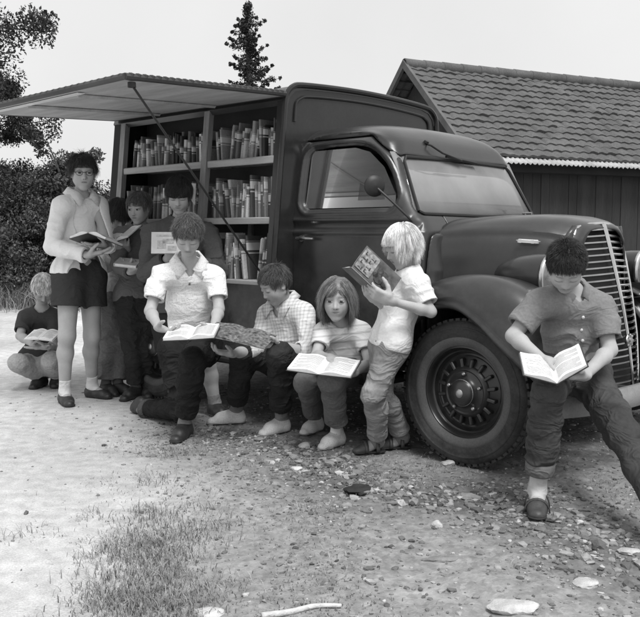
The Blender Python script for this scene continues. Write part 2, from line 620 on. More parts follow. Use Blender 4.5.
M = dict(
    paint=mat("van_paint", 0.025, 0.40, 0.32, 3, 0.02, 40, coat=0.65, spec=0.3, fine=0.08, rvar=0.1),
    paint_dark=mat("van_paint_dark", 0.018, 0.38, 0.3, 4, 0.02, 40, coat=0.5, spec=0.2, fine=0.1, rvar=0.1),
    black=mat("black_trim", 0.012, 0.5, 0.2, 8),
    under=mat("chassis", 0.012, 0.85, 0.3, 8, 0.2),
    rubber=mat("tyre_rubber", 0.022, 0.75, 0.35, 7, 0.25, 60, fine=0.25),
    rubber_band=mat("tyre_sidewall_band", 0.085, 0.8, 0.2, 9, 0.15, 60, fine=0.15),
    rim=mat("wheel_paint", 0.02, 0.35, 0.3, 10, coat=0.3),
    chrome=mat("chrome", 0.62, 0.22, 0.12, 12, metal=1.0),
    worn_metal=mat("worn_metal", 0.42, 0.38, 0.2, 12, 0.05, metal=1.0),
    bumper=mat("bumper_paint", 0.22, 0.45, 0.25, 8, 0.05, 60, fine=0.1),
    grille_back=mat("grille_dark", 0.008, 0.8, 0.2),
    wood=mat("shelf_wood", 0.34, 0.6, 0.2, 3, 0.1, 60, stretch=(1, 14, 14), fine=0.1),
    wood_post=mat("post_wood", 0.22, 0.65, 0.25, 4, 0.15, 60, stretch=(12, 12, 1), fine=0.1),
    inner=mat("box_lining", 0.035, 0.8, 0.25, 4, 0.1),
    hatch=mat("hatch_board", 0.42, 0.6, 0.22, 2.2, 0.08, 40, stretch=(1, 5, 1), fine=0.08),
    hatch_edge=mat("hatch_trim", 0.05, 0.6, 0.25, 4, 0.1),
    white=mat("white_strip", 0.75, 0.5, 0.12, 14, 0.05),
    page=mat("book_pages", 0.78, 0.8, 0.06, 40, 0.1, 300),
    cover_dark=mat("book_cover_dark", 0.035, 0.45, 0.3, 30),
    cover_mid=mat("book_cover_grey", 0.2, 0.5, 0.3, 30),
    cover_pale=mat("book_cover_pale", 0.55, 0.5, 0.15, 20),
    glass=glass_mat("window_glass", 0.50, 0.02, 0.30, 0.08),
    glass_screen=glass_mat("windscreen_glass", 0.65, 0.04, 0.60, 0.40),
    lens=mat("lamp_lens", 0.22, 0.12, 0.1, 30, metal=0.6),
    upholstery=mat("seat_leather", 0.05, 0.5, 0.3, 9, 0.2),
)


def road_dirt(m, z0=0.28, z1=0.95, dust=0.14, amount=0.75):
    """Dried mud and dust thrown up over the lower bodywork, in blotches."""
    nt = m.node_tree; N = nt.nodes; L = nt.links
    p = N["Principled BSDF"]; src = p.inputs["Base Color"].links[0].from_socket
    tc = N.new("ShaderNodeTexCoord"); sp = N.new("ShaderNodeSeparateXYZ"); L.new(tc.outputs["Object"], sp.inputs[0])
    r = N.new("ShaderNodeMapRange"); r.inputs["From Min"].default_value = z1; r.inputs["From Max"].default_value = z0
    L.new(sp.outputs[2], r.inputs["Value"])
    n = N.new("ShaderNodeTexNoise"); n.inputs["Scale"].default_value = 9; n.inputs["Detail"].default_value = 8; n.inputs["Roughness"].default_value = 0.7
    L.new(tc.outputs["Object"], n.inputs["Vector"])
    r2 = N.new("ShaderNodeMapRange"); r2.inputs["From Min"].default_value = 0.42; r2.inputs["From Max"].default_value = 0.72
    L.new(n.outputs[0], r2.inputs["Value"])
    a = N.new("ShaderNodeMath"); a.operation = 'MULTIPLY'; L.new(r.outputs[0], a.inputs[0]); L.new(r2.outputs[0], a.inputs[1])
    a2 = N.new("ShaderNodeMath"); a2.operation = 'MULTIPLY'; a2.inputs[1].default_value = amount; L.new(a.outputs[0], a2.inputs[0])
    mx = N.new("ShaderNodeMix"); mx.data_type = 'RGBA'; L.new(a2.outputs[0], mx.inputs[0]); L.new(src, mx.inputs[6]); mx.inputs[7].default_value = (dust,) * 3 + (1,)
    L.new(mx.outputs[2], p.inputs["Base Color"])
    c = N.new("ShaderNodeMath"); c.operation = 'MULTIPLY_ADD'; c.inputs[1].default_value = -p.inputs["Coat Weight"].default_value; c.inputs[2].default_value = p.inputs["Coat Weight"].default_value
    L.new(a2.outputs[0], c.inputs[0]); L.new(c.outputs[0], p.inputs["Coat Weight"])


road_dirt(M['paint']); road_dirt(M['paint_dark']); road_dirt(M['rubber'], 0.0, 0.8, 0.12, 0.55); road_dirt(M['bumper'], 0.2, 0.6, 0.30, 0.5)
# ================================================================= the library van (local axes: x forward, y to its left, z up)
ANG = math.radians(-43)
VF = V(math.cos(ANG), math.sin(ANG), 0); VL = V(-math.sin(ANG), math.cos(ANG), 0)
VO = on_ground(460, 466) + 0.92 * VL
VO[2] = 0


def van_w(p):
    p = np.asarray(p, float)
    return VO + p[..., 0:1] * VF + p[..., 1:2] * VL + p[..., 2:3] * V(0, 0, 1) if p.ndim > 1 else VO + p[0] * VF + p[1] * VL + V(0, 0, p[2])


van = empty("library_van", VO, ANG)
tag(van, "dark old library van with raised side hatch, open book shelves, tall chrome grille", "van")


def vobj(name, mb, mats, parent=van, auto=True, label=None):
    o = mb.build(name, mats, parent, label=label)
    if auto: shade_auto(o)
    return o


# ---- cab: shell by signed distance, doors cut out of it
def build_cab():
    h = 0.0075
    lo = V(-1.46, -0.72, 0.40); hi = V(-0.26, 0.72, 1.80)
    n = np.ceil((hi - lo) / h).astype(int) + 1
    x = lo[0] + h * np.arange(n[0]); y = lo[1] + h * np.arange(n[1]); z = lo[2] + h * np.arange(n[2])
    XX, ZZ = np.meshgrid(x, z, indexing='ij')
    # side silhouette (x, z) and cross-section (y, z), both smooth outlines
    prof = [(-1.50, 0.30), (-1.50, 1.72)] + [tuple(p) for p in catmull([(-1.42, 1.745), (-1.15, 1.752), (-0.95, 1.735), (-0.80, 1.692), (-0.705, 1.62), (-0.655, 1.53)], 5)] + \
           [(-0.47, 1.18), (-0.44, 1.14), (-0.40, 1.08), (-0.36, 0.90), (-0.36, 0.30)]
    d2 = poly_sdf(XX, ZZ, prof)
    YY, ZZ2 = np.meshgrid(y, z, indexing='ij')
    half = catmull([(0.655, 0.30), (0.675, 0.7), (0.676, 1.0), (0.670, 1.15), (0.655, 1.30), (0.628, 1.46), (0.600, 1.56), (0.545, 1.65), (0.43, 1.722), (0.22, 1.758), (0.0, 1.768)], 4)
    cross = [tuple(p) for p in half] + [(-p[0], p[1]) for p in half[::-1][1:]]
    dsec = poly_sdf(YY, ZZ2, cross)
    # side mouldings
    win = [(-1.235, 1.285), (-1.235, 1.52)] + [tuple(p) for p in catmull([(-1.10, 1.528), (-0.92, 1.522), (-0.82, 1.49), (-0.745, 1.43), (-0.695, 1.36), (-0.66, 1.285)], 4)]
    dw = poly_sdf(XX, ZZ, win) - 0.055
    W = 0.009 * np.exp(-((ZZ - 1.168) / 0.012) ** 2) * (XX < -0.50)
    W = W + 0.008 * np.exp(-((ZZ - 1.098) / 0.012) ** 2) * (XX < -0.42)
    W = W - 0.010 * np.exp(-((ZZ - 1.132) / 0.022) ** 2) * (XX < -0.46)
    W = W + 0.009 * np.exp(-((dw - 0.030) / 0.012) ** 2) - 0.008 * np.exp(-((dw - 0.008) / 0.010) ** 2)
    W = W + 0.012 * np.exp(-((dw - 0.082) / 0.009) ** 2) * np.clip((ZZ - 1.24) / 0.06, 0, 1) * np.clip((-0.70 - XX) / 0.10, 0, 1)
    tx = np.interp(x, [-1.5, -0.55, -0.40, -0.26], [0.0, 0.0, 0.03, 0.09])
    ds = dsec[None, :, :] - (W - tx[:, None])[:, None, :] * (np.abs(y) > 0.3)[None, :, None]
    k = 0.10
    A = np.broadcast_to(d2[:, None, :], ds.shape)
    hh = np.maximum(k - np.abs(A - ds), 0) / k
    outer = np.maximum(A, ds) + hh * hh * k * 0.25
    del hh
    shell = np.maximum(outer, -(outer + 0.032))
    # openings
    def smax(a, b, k=0.013):
        h_ = np.maximum(k - np.abs(a - b), 0) / k
        return np.maximum(a, b) + h_ * h_ * k * 0.25
    zz = smax(shell, -np.broadcast_to(dw[:, None, :], ds.shape))
    ws = [(-0.565, 1.235), (-0.505, 1.470), (0.505, 1.470), (0.565, 1.235)]
    dws = poly_sdf(YY, ZZ2, ws) - 0.045
    cutx = np.where(x > -0.80, 0, 1.0)[:, None, None]
    zz = smax(zz, -(np.broadcast_to(dws[None], ds.shape) + cutx))
    rw = poly_sdf(YY, ZZ2, [(-0.27, 1.36), (-0.27, 1.50), (0.27, 1.50), (0.27, 1.36)]) - 0.03
    # door region
    door = [(-1.325, 0.50), (-1.335, 1.60), (-0.86, 1.60), (-0.66, 1.47), (-0.535, 1.24), (-0.45, 1.10), (-0.45, 0.50)]
    dd = poly_sdf(XX, ZZ, door) - 0.03
    side_only = np.where(np.abs(y) > 0.40, 0, 1.0)[None, :, None]
    D = np.broadcast_to(dd[:, None, :], ds.shape) + side_only
    cab = smax(zz, -(D - 0.003)).astype(np.float32)
    doors = smax(zz, D + 0.002).astype(np.float32)
    v, f = surface_nets(cab, lo, h)
    o = obj("cab", v, f, M['paint'], van)
    half = n[1] // 2
    out = []
    for s in (0, 1):
        sub = doors[:, :half, :] if s == 0 else doors[:, half:, :]
        v, f = surface_nets(sub, lo + V(0, 0 if s == 0 else half * h, 0), h)
        out.append(obj("door", v, f, M['paint'], van))
    return out


doors = build_cab()
for s, d in zip((-1, 1), doors):
    b = MB()
    gy = lambda z_: s * (np.interp(z_, [1.2, 1.3, 1.46, 1.6], [0.640, 0.632, 0.605, 0.568]))
    q = [(-1.285, 1.235), (-1.285, 1.57), (-0.95, 1.57), (-0.84, 1.54), (-0.72, 1.45), (-0.62, 1.30), (-0.62, 1.235)]
    vs = [(px_, gy(pz_), pz_) for px_, pz_ in q] + [(px_, gy(pz_) - s * 0.004, pz_) for px_, pz_ in q]
    b.add(vs, [tuple(range(7)), tuple(range(13, 6, -1))])
    vobj("window_glass", b, M['glass'], d)
    b = MB()
    b.tube([(-1.275, s * 0.665, 1.062), (-1.275, s * 0.71, 1.062)], 0.011, 10)
    b.tube([(-1.285, s * 0.71, 1.062), (-1.24, s * 0.715, 1.064), (-1.15, s * 0.712, 1.061)], [0.012, 0.011, 0.007], 10)
    b.lathe([(0, 0), (0.022, 0.0), (0.02, 0.01), (0, 0.012)], (-1.275, s * 0.672, 1.062), (0, s, 0), 16)
    vobj("handle", b, M['chrome'], d)
# windscreen
b = MB()
G = []
for i in range(2):
    row = []
    for j in range(13):
        yy = -0.61 + 1.22 * j / 12
        zz = 1.19 if i == 0 else 1.53
        xx = -0.482 - (zz - 1.18) * 0.529 - 0.012 * (yy / 0.61) ** 4
        row.append((xx, yy, zz))
    G.append(row)
b.grid(G)
o = vobj("windscreen", b, M['glass_screen']); solidify(o, 0.005)
# rubber surround and pivot of the wiper
b = MB()
ring = []
for (yy, zz) in [(-0.595, 1.21), (-0.585, 1.27), (-0.54, 1.48), (-0.51, 1.508), (0, 1.515), (0.51, 1.508), (0.54, 1.48), (0.585, 1.27), (0.595, 1.21), (0.56, 1.196), (0, 1.190), (-0.56, 1.196)]:
    ring.append((-0.470 - (zz - 1.18) * 0.529 - 0.010 * (yy / 0.61) ** 4, yy, zz))
ring.append(ring[0])
b.tube(ring, 0.009, 6, cap=False)
vobj("windscreen_seal", b, M['black'])
b = MB()
b.tube([(-0.70, -0.27, 1.60), (-0.655, -0.27, 1.585), (-0.625, -0.20, 1.545), (-0.615, -0.02, 1.512)], 0.006, 6)
b.tube([(-0.628, -0.16, 1.528), (-0.622, 0.14, 1.508)], 0.009, 5)
b.lathe([(0, 0), (0.016, 0), (0.014, 0.012), (0, 0.014)], (-0.69, -0.27, 1.602), (0.5, 0, 0.8), 12)
vobj("wiper", b, M['black'])
# mirror on its arm
b = MB()
b.tube([(-0.49, -0.655, 1.155), (-0.57, -0.73, 1.26), (-0.645, -0.76, 1.33)], 0.0065, 8)
vobj("mirror_arm", b, M['black'])
b = MB()
mc = V(-0.655, -0.765, 1.34)
b.lathe([(0, 0.016), (0.03, 0.013), (0.048, 0.006), (0.056, -0.002), (0.057, -0.008), (0.052, -0.011), (0, -0.010)], mc, (0.86, -0.50, 0.0), 28)
vobj("mirror", b, M['black'])
# cab inside: bench, wheel, dash
b = MB()
b.box((-1.34, -0.58, 0.82), (-1.20, 0.58, 1.20), bev=0.04)
b.box((-1.30, -0.58, 0.68), (-0.86, 0.58, 0.84), bev=0.05)
vobj("bench_seat", b, M['upholstery'])
b = MB()
ctr = V(-0.80, 0.30, 1.17); ax = unit(V(-0.75, 0, 0.66)); e1 = V(0, 1, 0); e2 = np.cross(ax, e1)
b.tube([ctr + 0.20 * (e1 * math.cos(t) + e2 * math.sin(t)) for t in np.linspace(0, 2 * math.pi, 33)], 0.010, 8, cap=False)
for t in (0.5, 2.6, 4.7):
    b.tube([ctr, ctr + 0.2 * (e1 * math.cos(t) + e2 * math.sin(t))], 0.006, 6)
b.tube([ctr, ctr - ax * 0.45], 0.016, 8)
vobj("steering_wheel", b, M['black'])
b = MB()
b.box((-0.70, -0.56, 0.95), (-0.53, 0.56, 1.165), bev=0.03)
vobj("dashboard", b, M['paint_dark'])
b = MB()
b.box((-1.38, 0.22, 1.475), (-0.78, 0.585, 1.60), bev=0.03)
b.box((-1.38, -0.30, 1.56), (-0.80, 0.30, 1.62), bev=0.02)
vobj("headliner", b, M['inner'])

# ---- bonnet (hood)
def hood_sec(x, zb, wtop, zt, n=41, e=3.2):
    row = []
    for i in range(n):
        t = math.pi * i / (n - 1)
        cx, sx = math.cos(t), math.sin(t)
        row.append((x, -wtop * math.copysign(abs(cx) ** (2 / e), cx), zb + (zt - zb) * abs(sx) ** (2 / e)))
    return row


hx = [-0.44, -0.40, -0.2, 0.0, 0.12, 0.20, 0.235, 0.255]
hw = [0.575, 0.56, 0.49, 0.415, 0.365, 0.325, 0.300, 0.24]
ht = [1.165, 1.168, 1.18, 1.182, 1.171, 1.150, 1.130, 1.108]
b = MB(); G = []
for x in np.linspace(-0.44, 0.25, 36):
    w = np.interp(x, hx, hw); t = np.interp(x, hx, ht)
    row = np.array(hood_sec(x, 0.72, w, t, 61, 4.2))
    z = row[:, 2]; s = np.sign(row[:, 1])
    row[:, 1] += s * 0.008 * np.exp(-((z - (t - 0.075)) / 0.013) ** 2) - s * 0.006 * np.exp(-((z - (t - 0.105)) / 0.016) ** 2)
    G.append(row)
b.grid(G)
# front edge rolled in
o = vobj("bonnet", b, M['paint']); solidify(o, 0.012, -1)
b = MB()
seam = np.array(hood_sec(-0.425, 0.72, 0.578, 1.172, 41, 4.2))
b.tube(list(seam), 0.006, 6)
vobj("bonnet_seam", b, M['black'])
b = MB()
b.box((-0.055, -0.010, -0.016), (0.055, 0.006, 0.016), bev=0.006)
b.box((-0.062, -0.013, 0.003), (0.062, -0.004, 0.008))
b.box((-0.05, -0.014, -0.012), (-0.035, -0.004, 0.012)); b.box((0.015, -0.014, -0.012), (0.03, -0.004, 0.012))
o = vobj("badge", b, M['chrome']); o.scale = (0.95, 0.6, 0.7); o.location = (0.045, -0.408, 1.052); o.rotation_euler = (0, 0.06, math.radians(28))
b = MB()
b.tube([(-0.38, 0, 1.172), (-0.1, 0, 1.186), (0.12, 0, 1.175), (0.245, 0, 1.135)], 0.006, 8)
vobj("bonnet_hinge", b, M['chrome'])
b = MB()
b.tube([(-0.43, 0.40, 1.17), (-0.43, 0.40, 1.215)], 0.008, 8)
b.tube([(-0.45, 0.40, 1.212), (-0.39, 0.40, 1.212)], 0.008, 8)
vobj("bonnet_catch", b, M['worn_metal'])

# ---- radiator shell and grille
GZ = [0.30, 0.40, 0.55, 0.75, 0.95, 1.06, 1.12, 1.145]
GXC = [0.430, 0.417, 0.395, 0.352, 0.300, 0.268, 0.250, 0.240]      # prow line
GW = [0.215, 0.235, 0.258, 0.278, 0.288, 0.280, 0.250, 0.17]         # half width
GXS = [0.362, 0.350, 0.330, 0.290, 0.242, 0.218, 0.210, 0.210]           # side edge


def gp(z, t):
    """t in -1..1 across the grille."""
    xc = np.interp(z, GZ, GXC); w = np.interp(z, GZ, GW); xs = np.interp(z, GZ, GXS)
    return V(xs + (xc - xs) * (1 - abs(t) ** 1.6), w * t, z)


b = MB()
G = [[gp(z, t) - V(0.035, 0, 0) for t in np.linspace(-1, 1, 17)] for z in np.linspace(0.30, 1.14, 24)]
b.grid(G)
vobj("grille_back", b, M['grille_back'])
b = MB()
nb = 25
for i in range(nb):
    z = 0.335 + (1.105 - 0.335) * i / (nb - 1)
    for s in (-1, 1):
        b.tube([gp(z + 0.010 * (1 - abs(t)), t) for t in np.linspace(0.05 * s, 0.97 * s, 9)], 0.0066, 5)
vobj("grille_bars", b, M['chrome'])
b = MB()
b.tube([gp(z, 0) + V(0.006, 0, 0) for z in np.linspace(0.32, 1.14, 24)], np.linspace(0.008, 0.014, 24), 8)
for s in (-1, 1):
    b.tube([gp(z, s * 0.99) + V(0.004, 0, 0) for z in np.linspace(0.31, 1.12, 24)] + [gp(1.14, s * 0.6), gp(1.145, 0)], 0.009, 8)
b.tube([gp(0.31, t) for t in np.linspace(-1, 1, 11)], 0.010, 8)
vobj("grille_frame", b, M['chrome'])
b = MB()
b.lathe([(0, 0.016), (0.016, 0.015), (0.018, 0.008), (0.028, 0.006), (0.032, 0.0), (0, 0)], gp(0.545, 0) + V(0.008, 0, 0), (1, 0, 0.15), 20)
for k in range(8):
    a = k * math.pi / 4
    c0 = gp(0.545, 0) + V(0.014, 0.030 * math.cos(a), 0.030 * math.sin(a))
    b.lathe([(0, 0.006), (0.006, 0.004), (0.008, 0)], c0, (1, 0, 0), 8)
vobj("grille_badge", b, M['worn_metal'])
# sheet metal beside the grille, closing the nose to the bonnet and the fender valley
for s in (-1, 1):
    b = MB(); G = []
    for z in np.linspace(0.30, 1.13, 22):
        e = gp(z, s)
        w2 = np.interp(z, [0.3, 0.5, 0.72, 1.0, 1.13], [0.33, 0.38, 0.395, 0.365, 0.28])
        x2 = np.interp(z, [0.3, 0.5, 0.72, 1.0, 1.13], [0.24, 0.20, 0.15, 0.165, 0.215])
        row = []
        for t in np.linspace(0, 1, 9):
            p = e * (1 - t) + V(x2, s * w2, z) * t
            p[1] += s * 0.012 * math.sin(math.pi * t)
            p[0] += 0.012 * math.sin(math.pi * t)
            row.append(p)
        G.append(row)
    b.grid(G)
    o = vobj("nose_panel", b, M['paint']); solidify(o, 0.01)

# ---- wings (fenders)
LIP = [(-0.50, 0.30), (-0.43, 0.46), (-0.31, 0.64), (-0.16, 0.742), (-0.02, 0.756), (0.105, 0.690), (0.215, 0.600), (0.325, 0.512), (0.42, 0.43), (0.465, 0.35)]
CRW = [(-0.70, 0.335), (-0.58, 0.50), (-0.42, 0.70), (-0.21, 0.845), (0.0, 0.890), (0.18, 0.868), (0.33, 0.79), (0.45, 0.66), (0.52, 0.52), (0.545, 0.40)]


def fender(side, x0=0.0, s=1.0, yo=0.955, name="front_wing", inner=0.36):
    lip = catmull(LIP, 6); crw = catmull(CRW, 6)
    G = []
    m = len(lip)
    for i in range(m):
        L_, K = lip[i] * s, crw[i] * s
        row = []
        fr = i / (m - 1)
        tap = 0.05 * max(0, (fr - 0.62) / 0.38) ** 1.5
        row.append((L_[0] * 0.985 + x0, side * (yo - 0.035 - tap), L_[1] - 0.012))
        row.append((L_[0] + x0, side * (yo - 0.004 - tap), L_[1] - 0.003))
        row.append((L_[0] + x0, side * (yo - tap), L_[1] + 0.008))
        row.append((L_[0] * 1.0 + x0, side * (yo - 0.012 - tap), L_[1] + 0.022))
        for t in np.linspace(0.06, 1, 10):
            a = t * math.pi / 2
            px = L_[0] + (K[0] - L_[0]) * math.sin(a); pz = L_[1] + 0.02 + (K[1] - L_[1] - 0.02) * math.sin(a)
            row.append((px + x0, side * (yo - 0.006 - 0.125 * (1 - math.cos(a)) - tap), pz))
        for t in np.linspace(0.12, 1, 8):
            y = yo - 0.131 - (yo - 0.131 - inner) * t - tap
            dz = -0.075 * t ** 1.5
            dx = 0.10 * t ** 1.5 * (-1 if K[0] > 0.3 * s else 0.4) * (1 if abs(K[0]) > 0.3 * s else abs(K[0]) / (0.3 * s))
            row.append((K[0] + x0 + dx, side * y, max(K[1] + dz, 0.33)))
        G.append(row)
    b_ = MB(); b_.grid(G)
    o_ = vobj(name, b_, M['paint'], auto=False)
    o_.data.polygons.foreach_set("use_smooth", np.ones(len(o_.data.polygons), bool))
    solidify(o_, 0.012, -1)
    # bead along the wheel opening
    b_ = MB(); b_.tube([G[i][2] for i in range(m)], 0.010, 6)
    bo = b_.build("wing_bead", M['paint'], o_, smooth=True)
    # inner wheel well
    return o_


for s in (-1, 1):
    fender(s)
    fender(s, -2.42, 0.98, 0.93, "rear_wing", 0.6)
# wheel-well linings
for x0 in (0, -2.42):
    for s in (-1, 1):
        b = MB()
        b.box((x0 - 0.5, min(s * 0.42, s * 0.46), 0.3), (x0 + 0.46, max(s * 0.42, s * 0.46), 0.82))
        vobj("wheel_well", b, M['under'])

# ---- wheels
def wheel(x, s, steer=0.0):
    root = MB()
    R = 0.349
    # tyre: axle along +s y; profile (radius, offset) offset grows outwards
    prof = [(0.215, -0.145), (0.24, -0.155), (0.29, -0.160), (0.325, -0.152), (0.342, -0.13), (0.348, -0.10), (0.3485, -0.075), (0.348, -0.05), (0.342, -0.022), (0.334, -0.010), (0.322, -0.002), (0.312, 0.0005),
            (0.310, 0.003), (0.305, 0.004), (0.300, 0.002), (0.29, 0.003), (0.275, 0.002), (0.262, -0.001), (0.258, 0.001), (0.250, 0.002), (0.235, -0.001), (0.222, -0.010), (0.214, -0.03)]
    mis = [0] * (len(prof) - 1)
    for i in range(17, len(mis)): mis[i] = 1
    c = V(x, s * 0.92, R)
    ax = V(math.sin(steer) * -s, s * math.cos(steer), 0)
    root.lathe(prof, c, ax, 72, mis=mis)
    # tread blocks on the shoulder
    e1 = V(ax[1], -ax[0], 0); e2 = V(0, 0, 1)
    for k in range(60):
        a = 2 * math.pi * k / 60
        d = e1 * math.cos(a) + e2 * math.sin(a); t = -e1 * math.sin(a) + e2 * math.cos(a)
        Mx = np.stack([t, d, ax], 1)
        root.box((-0.012, R - 0.012, -0.045), (0.012, R + 0.001, -0.016), 0, M=Mx, t=c)
        root.box((-0.013, R - 0.012, -0.095), (0.013, R + 0.0015, -0.052), 0, M=Mx, t=c)
    ty = root.build("tyre", [M['rubber'], M['rubber_band']], None, smooth=True); shade_auto(ty, 30)
    w_ = MB()
    prof = [(0.222, -0.028), (0.220, -0.020), (0.212, -0.018), (0.206, -0.026), (0.203, -0.045), (0.198, -0.055), (0.192, -0.058), (0.188, -0.07), (0.18, -0.078), (0.172, -0.075), (0.165, -0.078), (0.13, -0.060), (0.118, -0.05)]
    w_.lathe(prof, c, ax, 64)
    # slotted disc
    w_.lathe([(0.125, -0.05), (0.120, -0.040), (0.105, -0.030), (0.098, -0.034), (0.08, -0.030), (0.066, -0.012), (0.060, 0.004), (0.045, 0.014), (0.02, 0.019), (0, 0.020)], c, ax, 48)
    # short spokes between slots
    for k in range(16):
        a = 2 * math.pi * (k + 0.5) / 16
        d = e1 * math.cos(a) + e2 * math.sin(a); t = -e1 * math.sin(a) + e2 * math.cos(a)
        Mx = np.stack([t, d, ax], 1)
        w_.box((-0.0085, 0.115, -0.072), (0.0085, 0.160, -0.038), 0, bev=0.004, M=Mx, t=c)
    nuts = w_
    for k in range(5):
        a = 2 * math.pi * k / 5 + 0.3
        d = e1 * math.cos(a) + e2 * math.sin(a)
        nuts.lathe([(0.010, -0.03), (0.010, -0.018), (0.006, -0.014), (0, -0.014)], c + d * 0.088, ax, 6, 1)
    nuts.tube([c + ax * -0.004 + 0.062 * (e1 * math.cos(a) + e2 * math.sin(a)) for a in np.linspace(0, 2 * math.pi, 33)], 0.0022, 5, 1, cap=False)
    rim = w_.build("rim", [M['rim'], M['worn_metal']], None, smooth=True); shade_auto(rim, 40)
    hc_ = MB(); hc_.lathe([(0, 0.0245), (0.012, 0.024), (0.018, 0.0215), (0.022, 0.0175)], c, ax, 20)
    hub = hc_.build("hub_cap", M['worn_metal'], None, smooth=True)
    wh = MB(); wh.lathe([(0, -0.075), (0.165, -0.080)], c, ax, 40)
    wo = wh.build("wheel", M['under'], van, smooth=True)
    for p_ in (ty, rim, hub): p_.parent = wo
    return wo


wheel(0, -1, 0.0); wheel(0, 1, 0.0); wheel(-2.42, -1); wheel(-2.42, 1)

# ---- headlamps
def headlamp(s):
    c = V(0.24, s * 0.535, 0.885)
    b_ = MB()
    b_.lathe([(0, -0.30), (0.02, -0.296), (0.05, -0.27), (0.078, -0.22), (0.098, -0.15), (0.108, -0.07), (0.110, -0.01), (0.108, 0.0)], c, (1, 0, -0.02), 36)
    b_.tube([c + V(-0.08, -s * 0.0, -0.09), c + V(-0.10, -s * 0.08, -0.16)], 0.03, 10)
    o_ = b_.build("headlight", M['paint'], van, smooth=True)
    b_ = MB(); b_.lathe([(0.1, -0.002), (0.118, -0.004), (0.121, 0.008), (0.115, 0.018), (0.106, 0.019)], c, (1, 0, -0.02), 36)
    b_.build("headlight_rim", M['chrome'], o_, smooth=True)
    b_ = MB(); b_.lathe([(0, 0.034), (0.05, 0.030), (0.09, 0.021), (0.108, 0.012)], c, (1, 0, -0.02), 36)
    b_.build("lens", M['lens'], o_, smooth=True)
    return o_


headlamp(-1); headlamp(1)

# ---- bumper, running boards, chassis
b = MB()
G = []
for t in np.linspace(-1, 1, 33):
    y = 0.94 * t; x = 0.62 - 0.16 * abs(t) ** 4
    n_ = unit(V(1, 0.5 * t ** 3, 0))
    sec = []
    for (o_, z) in ((-0.012, 0.300), (0.004, 0.303), (0.014, 0.322), (0.015, 0.345), (0.012, 0.368), (0.004, 0.386), (-0.012, 0.389)):
        sec.append(V(x, y, z) + n_ * o_)
    G.append(sec)
b.grid(G)
o = vobj("bumper", b, M['bumper']); solidify(o, 0.008, -1)
b = MB()
for s in (-1, 1):
    b = MB(); b.box((0.10, s * 0.36 - 0.03, 0.33), (0.575, s * 0.36 + 0.03, 0.375), bev=0.006)
    vobj("bumper_bracket", b, M['under'])
for s in (-1, 1):
    b = MB()
    y0, y1 = sorted((s * 0.60, s * 0.925))
    b.box((-1.95, y0, 0.312), (-0.50, y1, 0.350), bev=0.010)
    for k in range(9):
        yy = s * (0.66 + 0.03 * k)
        b.box((-1.93, yy - 0.006, 0.349), (-0.53, yy + 0.006, 0.354))
    vobj("running_board", b, M['under'])
b = MB()
b.box((-2.95, -0.40, 0.36), (0.15, -0.30, 0.46)); b.box((-2.95, 0.30, 0.36), (0.15, 0.40, 0.46))
b.box((-0.35, -0.30, 0.32), (0.12, 0.30, 0.75), bev=0.03)
b.box((-1.40, -0.60, 0.44), (-0.42, 0.60, 0.52))
b.tube([(0, -0.85, 0.345), (0, 0.85, 0.345)], 0.03, 10); b.tube([(-2.42, -0.85, 0.345), (-2.42, 0.85, 0.345)], 0.04, 10)
b.lathe([(0, -0.13), (0.1, -0.1), (0.14, 0), (0.1, 0.1), (0, 0.13)], (-2.42, 0, 0.345), (1, 0, 0), 20)
b.box((0.06, -0.5, 0.40), (0.20, 0.5, 0.50))
vobj("chassis", b, M['under'])

# ---- library box
BX0, BX1 = -3.06, -1.345


def bw(z):                                        # half width of the leaning side at height z
    return float(np.interp(z, [0.30, 0.82, 1.86, 2.0], [0.90, 0.852, 0.742, 0.727]))


TOP = [(-0.742, 1.86), (-0.725, 1.905), (-0.68, 1.942), (-0.60, 1.960), (-0.3, 1.975), (0, 1.980), (0.3, 1.975), (0.60, 1.960), (0.68, 1.942), (0.725, 1.905), (0.742, 1.86)]
# roof skin
b = MB()
inner = [(y * 0.965, z - 0.028) for y, z in TOP]
sec = TOP + inner[::-1]
b.prism(sec, 0, BX0 - 0.02, BX1)
vobj("box_roof", b, M['paint'])
# front panel above and behind the cab, with a raised frame
b = MB()
pan = [(-0.875, 0.55), (-0.73, 1.86)] + [(y * 0.985, z - 0.006) for y, z in TOP[1:-1]] + [(0.73, 1.86), (0.875, 0.55)]
b.prism(pan, 0, BX1 - 0.035, BX1 - 0.004)
vobj("box_front_panel", b, M['paint_dark'])
b = MB()
line = [(BX1 + 0.004, -bw(z), z) for z in (0.60, 1.0, 1.4, 1.75)] + [(BX1 + 0.004, y, z - 0.004) for y, z in TOP] + [(BX1 + 0.004, bw(z), z) for z in (1.75, 1.4, 1.0, 0.6)]
b.tube(list(catmull(line, 3)), 0.017, 8)
line2 = [(BX1 + 0.0, -0.665, 1.74)] + [(BX1 + 0.0, y * 0.90, z - 0.065) for y, z in TOP[1:-1]] + [(BX1 + 0.0, 0.665, 1.74)]
b.tube(list(catmull(line2, 4)), 0.009, 8)
vobj("box_front_frame", b, M['paint_dark'])
